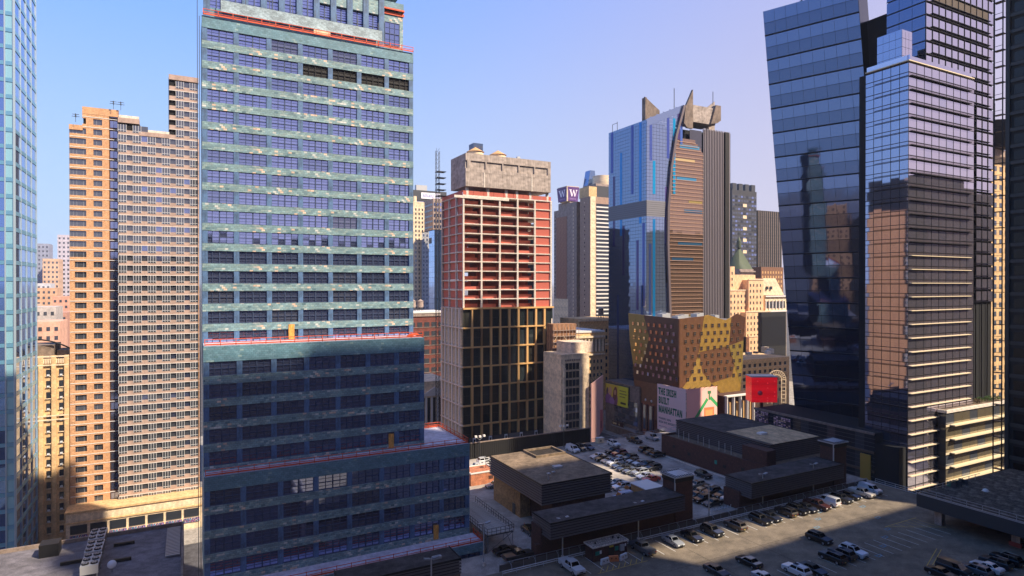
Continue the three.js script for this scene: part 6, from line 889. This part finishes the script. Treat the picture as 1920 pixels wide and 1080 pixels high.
const ORD = ['first', 'second', 'third', 'fourth', 'fifth', 'sixth', 'seventh', 'eighth', 'ninth', 'tenth', 'eleventh', 'twelfth', 'thirteenth', 'fourteenth', 'fifteenth', 'sixteenth', 'seventeenth'];
const ROWS = { fence: 'from the left in the row along the fence', front: 'from the left in the front lot group', corner: 'from the left in the lower right corner group', rear: 'from the left along the rear deck edge', middle: 'from the back in the left middle row', middle_back: 'from the back in the right middle row', patch: 'from the back of the sunlit patch', wall: 'from the back against the right brick wall', cluster: 'in the cluster behind the left stair tower', farleft: 'by the black parapet near the blue tower', alone: 'alone beside the long right brick wall', shed: 'beside the small tan shed', boxwall: 'against the left louvred block', bridge: 'beside the scaffold bridge' };
const TURNS = { D: 0, U: Math.PI, L: -Math.PI / 2, R: Math.PI / 2 };
const cars = [
['pickup','white',59.7,91.2,'D','fence'],['pickup','grey',75.7,91.5,'U','fence'],['sedan','silver',83.2,91.5,'D','fence'],['sedan','black',88.1,91.5,'D','fence'],['suv','charcoal',93.5,91.5,'D','fence'],['suv','bronze',99.8,91.3,'U','fence'],['suv','black',107.0,91.2,'D','fence'],['sedan','charcoal',110.4,91.4,'D','fence'],['suv','brown',115.5,91.6,'U','fence'],['suv','black',119.0,91.4,'D','fence'],['sedan','charcoal',121.9,91.3,'D','fence'],['pickup','maroon',125.2,91.2,'D','fence'],['van','white',129.4,91.4,'U','fence'],['suv','charcoal',134.0,91.4,'D','fence'],['sedan','black',138.2,92,'D','fence'],['pickup','cream',142.0,91.6,'D','fence'],['van','white',145.8,92,'D','fence'],
['sedan','charcoal',81.1,78.3,'D','front'],['sedan','silver',86.2,72.4,'D','front'],['sedan','black',88.9,78.2,'U','front'],['suv','white',93.4,71.9,'U','front'],['sedan','black',96.4,70.9,'D','front'],['suv','black',103.7,72.3,'U','front'],['suv','charcoal',106.5,72.4,'U','front'],['suv','white',109.3,72.1,'D','front'],['suv','black',109.1,79,'D','front'],
['sedan','black',114.6,59.7,'D','corner'],['van','charcoal',117.8,59.4,'D','corner'],['suv','grey',121,57.6,'U','corner'],['sedan','white',124.2,57.3,'U','corner'],['suv','charcoal',127.4,57.4,'U','corner'],['suv','black',130.6,57.2,'U','corner'],
['van','white',102.6,156.2,'D','rear'],['suv','charcoal',105.7,156.7,'D','rear'],['sedan','blue',108.5,156.5,'D','rear'],['suv','white',117.7,156.0,'D','rear'],['pickup','black',126.0,156.2,'D','rear'],['van','silver',133.4,156.5,'D','rear'],
['sedan','white',105.3,147,'L','middle'],['sedan','black',105,144.4,'L','middle'],['sedan','silver',105.4,141.8,'L','middle'],['suv','white',105.3,139.1,'L','middle'],['sedan','blue',105,136.4,'L','middle'],['sedan','charcoal',104.7,133.8,'L','middle'],['sedan','grey',104.9,131.2,'L','middle'],['suv','silver',105.6,128.6,'L','middle'],['sedan','white',105.0,125.9,'L','middle'],['sedan','orange',104.9,123.3,'L','middle'],
['suv','black',112.1,149,'L','middle_back'],['suv','red',112.4,146.3,'L','middle_back'],['sedan','black',112.0,143.6,'L','middle_back'],['suv','charcoal',112.2,141,'L','middle_back'],['sedan','grey',111.5,138.4,'L','middle_back'],['sedan','silver',111.6,135.8,'L','middle_back'],['suv','charcoal',111.9,133.2,'L','middle_back'],['suv','black',111.7,130.5,'L','middle_back'],
['sedan','silver',95.1,125.0,'L','patch'],['suv','white',94.2,121.7,'L','patch'],['pickup','black',94.3,118.5,'L','patch'],['van','bluewhite',89.6,115.2,'L','patch'],
['suv','black',122,145.8,'R','wall'],['sedan','charcoal',121.6,142.9,'R','wall'],['suv','black',121.4,140,'R','wall'],['suv','black',119,119.5,'D','alone'],
['suv','pale',111.4,114.2,'L','cluster'],['sedan','black',111.9,111.5,'L','cluster'],['sedan','charcoal',105.6,108.6,'L','cluster'],['suv','charcoal',111.3,108.9,'L','cluster'],['suv','black',105.4,106,'L','cluster'],['sedan','black',112,106.3,'L','cluster'],['suv','white',111.6,103.6,'L','cluster'],['sedan','black',105.7,103.3,'L','cluster'],
['sedan','white',70.5,154.2,'R','farleft'],['suv','white',74.2,157.4,'R','farleft'],['sedan','silver',67.5,137.7,'L','shed'],['sedan','black',61.2,108.8,'D','boxwall'],['sedan','black',52.6,102.6,'R','bridge'],['pickup','charcoal',53.4,99.3,'R','bridge'],
];
{
  const seen = {}, word = { pickup: 'pickup truck', suv: 'sport utility car', sedan: 'sedan', van: 'van' }, tint = { bluewhite: 'pale blue white', pale: 'pale dusty' };
  for (const [kind, col, u, v, dir, row] of cars) {
    const n = seen[row] = (seen[row] ?? 0) + 1, C = PROTO[kind].clone(); C.name = kind === 'suv' ? 'parked_suv' : 'parked_' + kind;
    C.traverse((o) => { if (o.isMesh && o.material === paints.white) o.material = paints[col]; });
    C.position.set(u, DK + (v < 96.4 ? 0.006 : 0), -v); C.rotation.y = TURNS[dir] + (rnd() - 0.5) * 0.07; const many = cars.filter((q) => q[5] === row).length;
    add(C, `${tint[col] ?? col} ${word[kind]}, ${many > 1 ? ORD[n - 1] + ' ' : ''}${ROWS[row]}`, kind === 'pickup' ? 'truck' : kind === 'van' ? 'van' : 'car', 'cars parked on the deck');
  }
}
// ---------------------------------------------------------------- buildings behind the viewpoint: unseen, placed to shade the deck or show in glass
{
  const dark = tx(mottled([96, 84, 76], 0.2, 8, 8), 0.85);
  const slab = (name, label, boxesL, F, rows, cols, top, da) => { const T = thing(name, label, 'building', boxesL[0][0], -13, -EYE); mergedPart(T, 'wall', boxesL.map(([a, b, v0, v1, h0, h1]) => bxMin(a, B(h0), -v1, b, B(h1), -v0)), dark); const L = []; for (let r = 0; r < rows; r++) for (let k = 0; k < cols; k++) L.push(geoOnFace(bx(da * 0.55, 1.9, 0.1), F, da * (k + 0.5), B(top - 3 - r * 4), -0.02)); return T; };
  slab('added_rear_tower', 'tall unseen tower added behind the viewpoint to shade the blue tower', [[94, 114, -16, -10, -72, 144.5], [114, 150, -16, -10, -72, 147.7]], face('front', 97, -10), 10, 10, 118, 5);  // tower added out of view; its outline sets the shadow on the terraces
  slab('added_rear_slab', 'long unseen slab added behind the viewpoint, slotted to cast the deck sun strip', [[150.2, 240, -16, -10, -72, 68.5], [150.2, 240, -16, -10, 88.7, 126], [150.2, 153, -15.8, -10.2, 68.5, 88.7], [237, 240, -15.8, -10.2, 68.5, 88.7]], face('front', 150, -10), 8, 12, 110, 7);  // added slab, its open slot shaped to let the sun strip through
  slab('rear_loft', 'low loft building behind the viewpoint mirrored in lower windows', [[-60, 93.6, -40, -4, -72, 17]], face('front', -60, -4), 8, 20, 17, 7);
  slab('rear_office', 'dark office block to the right behind the viewpoint, mirrored in glass', [[300, 460, 10, 50, -72, 47], [300, 336, 10, 48, 47, 52]], face('front', 300, 10), 8, 20, 47, 7);
}
{ // unseen block added west of the lot to close off low sky light
  const b = block('added_west_block', 'long grey brick block added outside the view on the left to cut sky light', -140, -106, -60, 56, 52, M.brickBrown); grid(b.T, b.E, { cols: 22, rows: 13, a0: 3, da: 5.2, w: 1.8, h: 2, top: B(46), dy: 4.4, mat: M.windowMid });
}
{ // towers west of the viewpoint, mirrored in the leaning glass facade
  let b = block('west_brick_tower', 'orange brick tower left of the viewpoint, seen only mirrored in the leaning glass', -96, -72, 88, 113, 24, M.brickOrange); grid(b.T, b.E, { cols: 6, rows: 22, a0: 2, da: 4, w: 1.4, h: 1.8, top: B(20), dy: 4, mat: M.windowDark });
  b = block('west_dark_tower', 'dark tower left of the viewpoint, seen only mirrored in the leaning glass', -96, -74, 60, 87, 13, std(0x2a2624, 0.8)); grid(b.T, b.E, { cols: 5, rows: 18, a0: 3, da: 5.4, w: 2, h: 1.8, top: B(9), dy: 4.4, mat: M.windowMid });
}
scene.fog = new THREE.FogExp2(0xd9dcee, 0.0001);   // thin city haze
renderer.render(scene, camera);
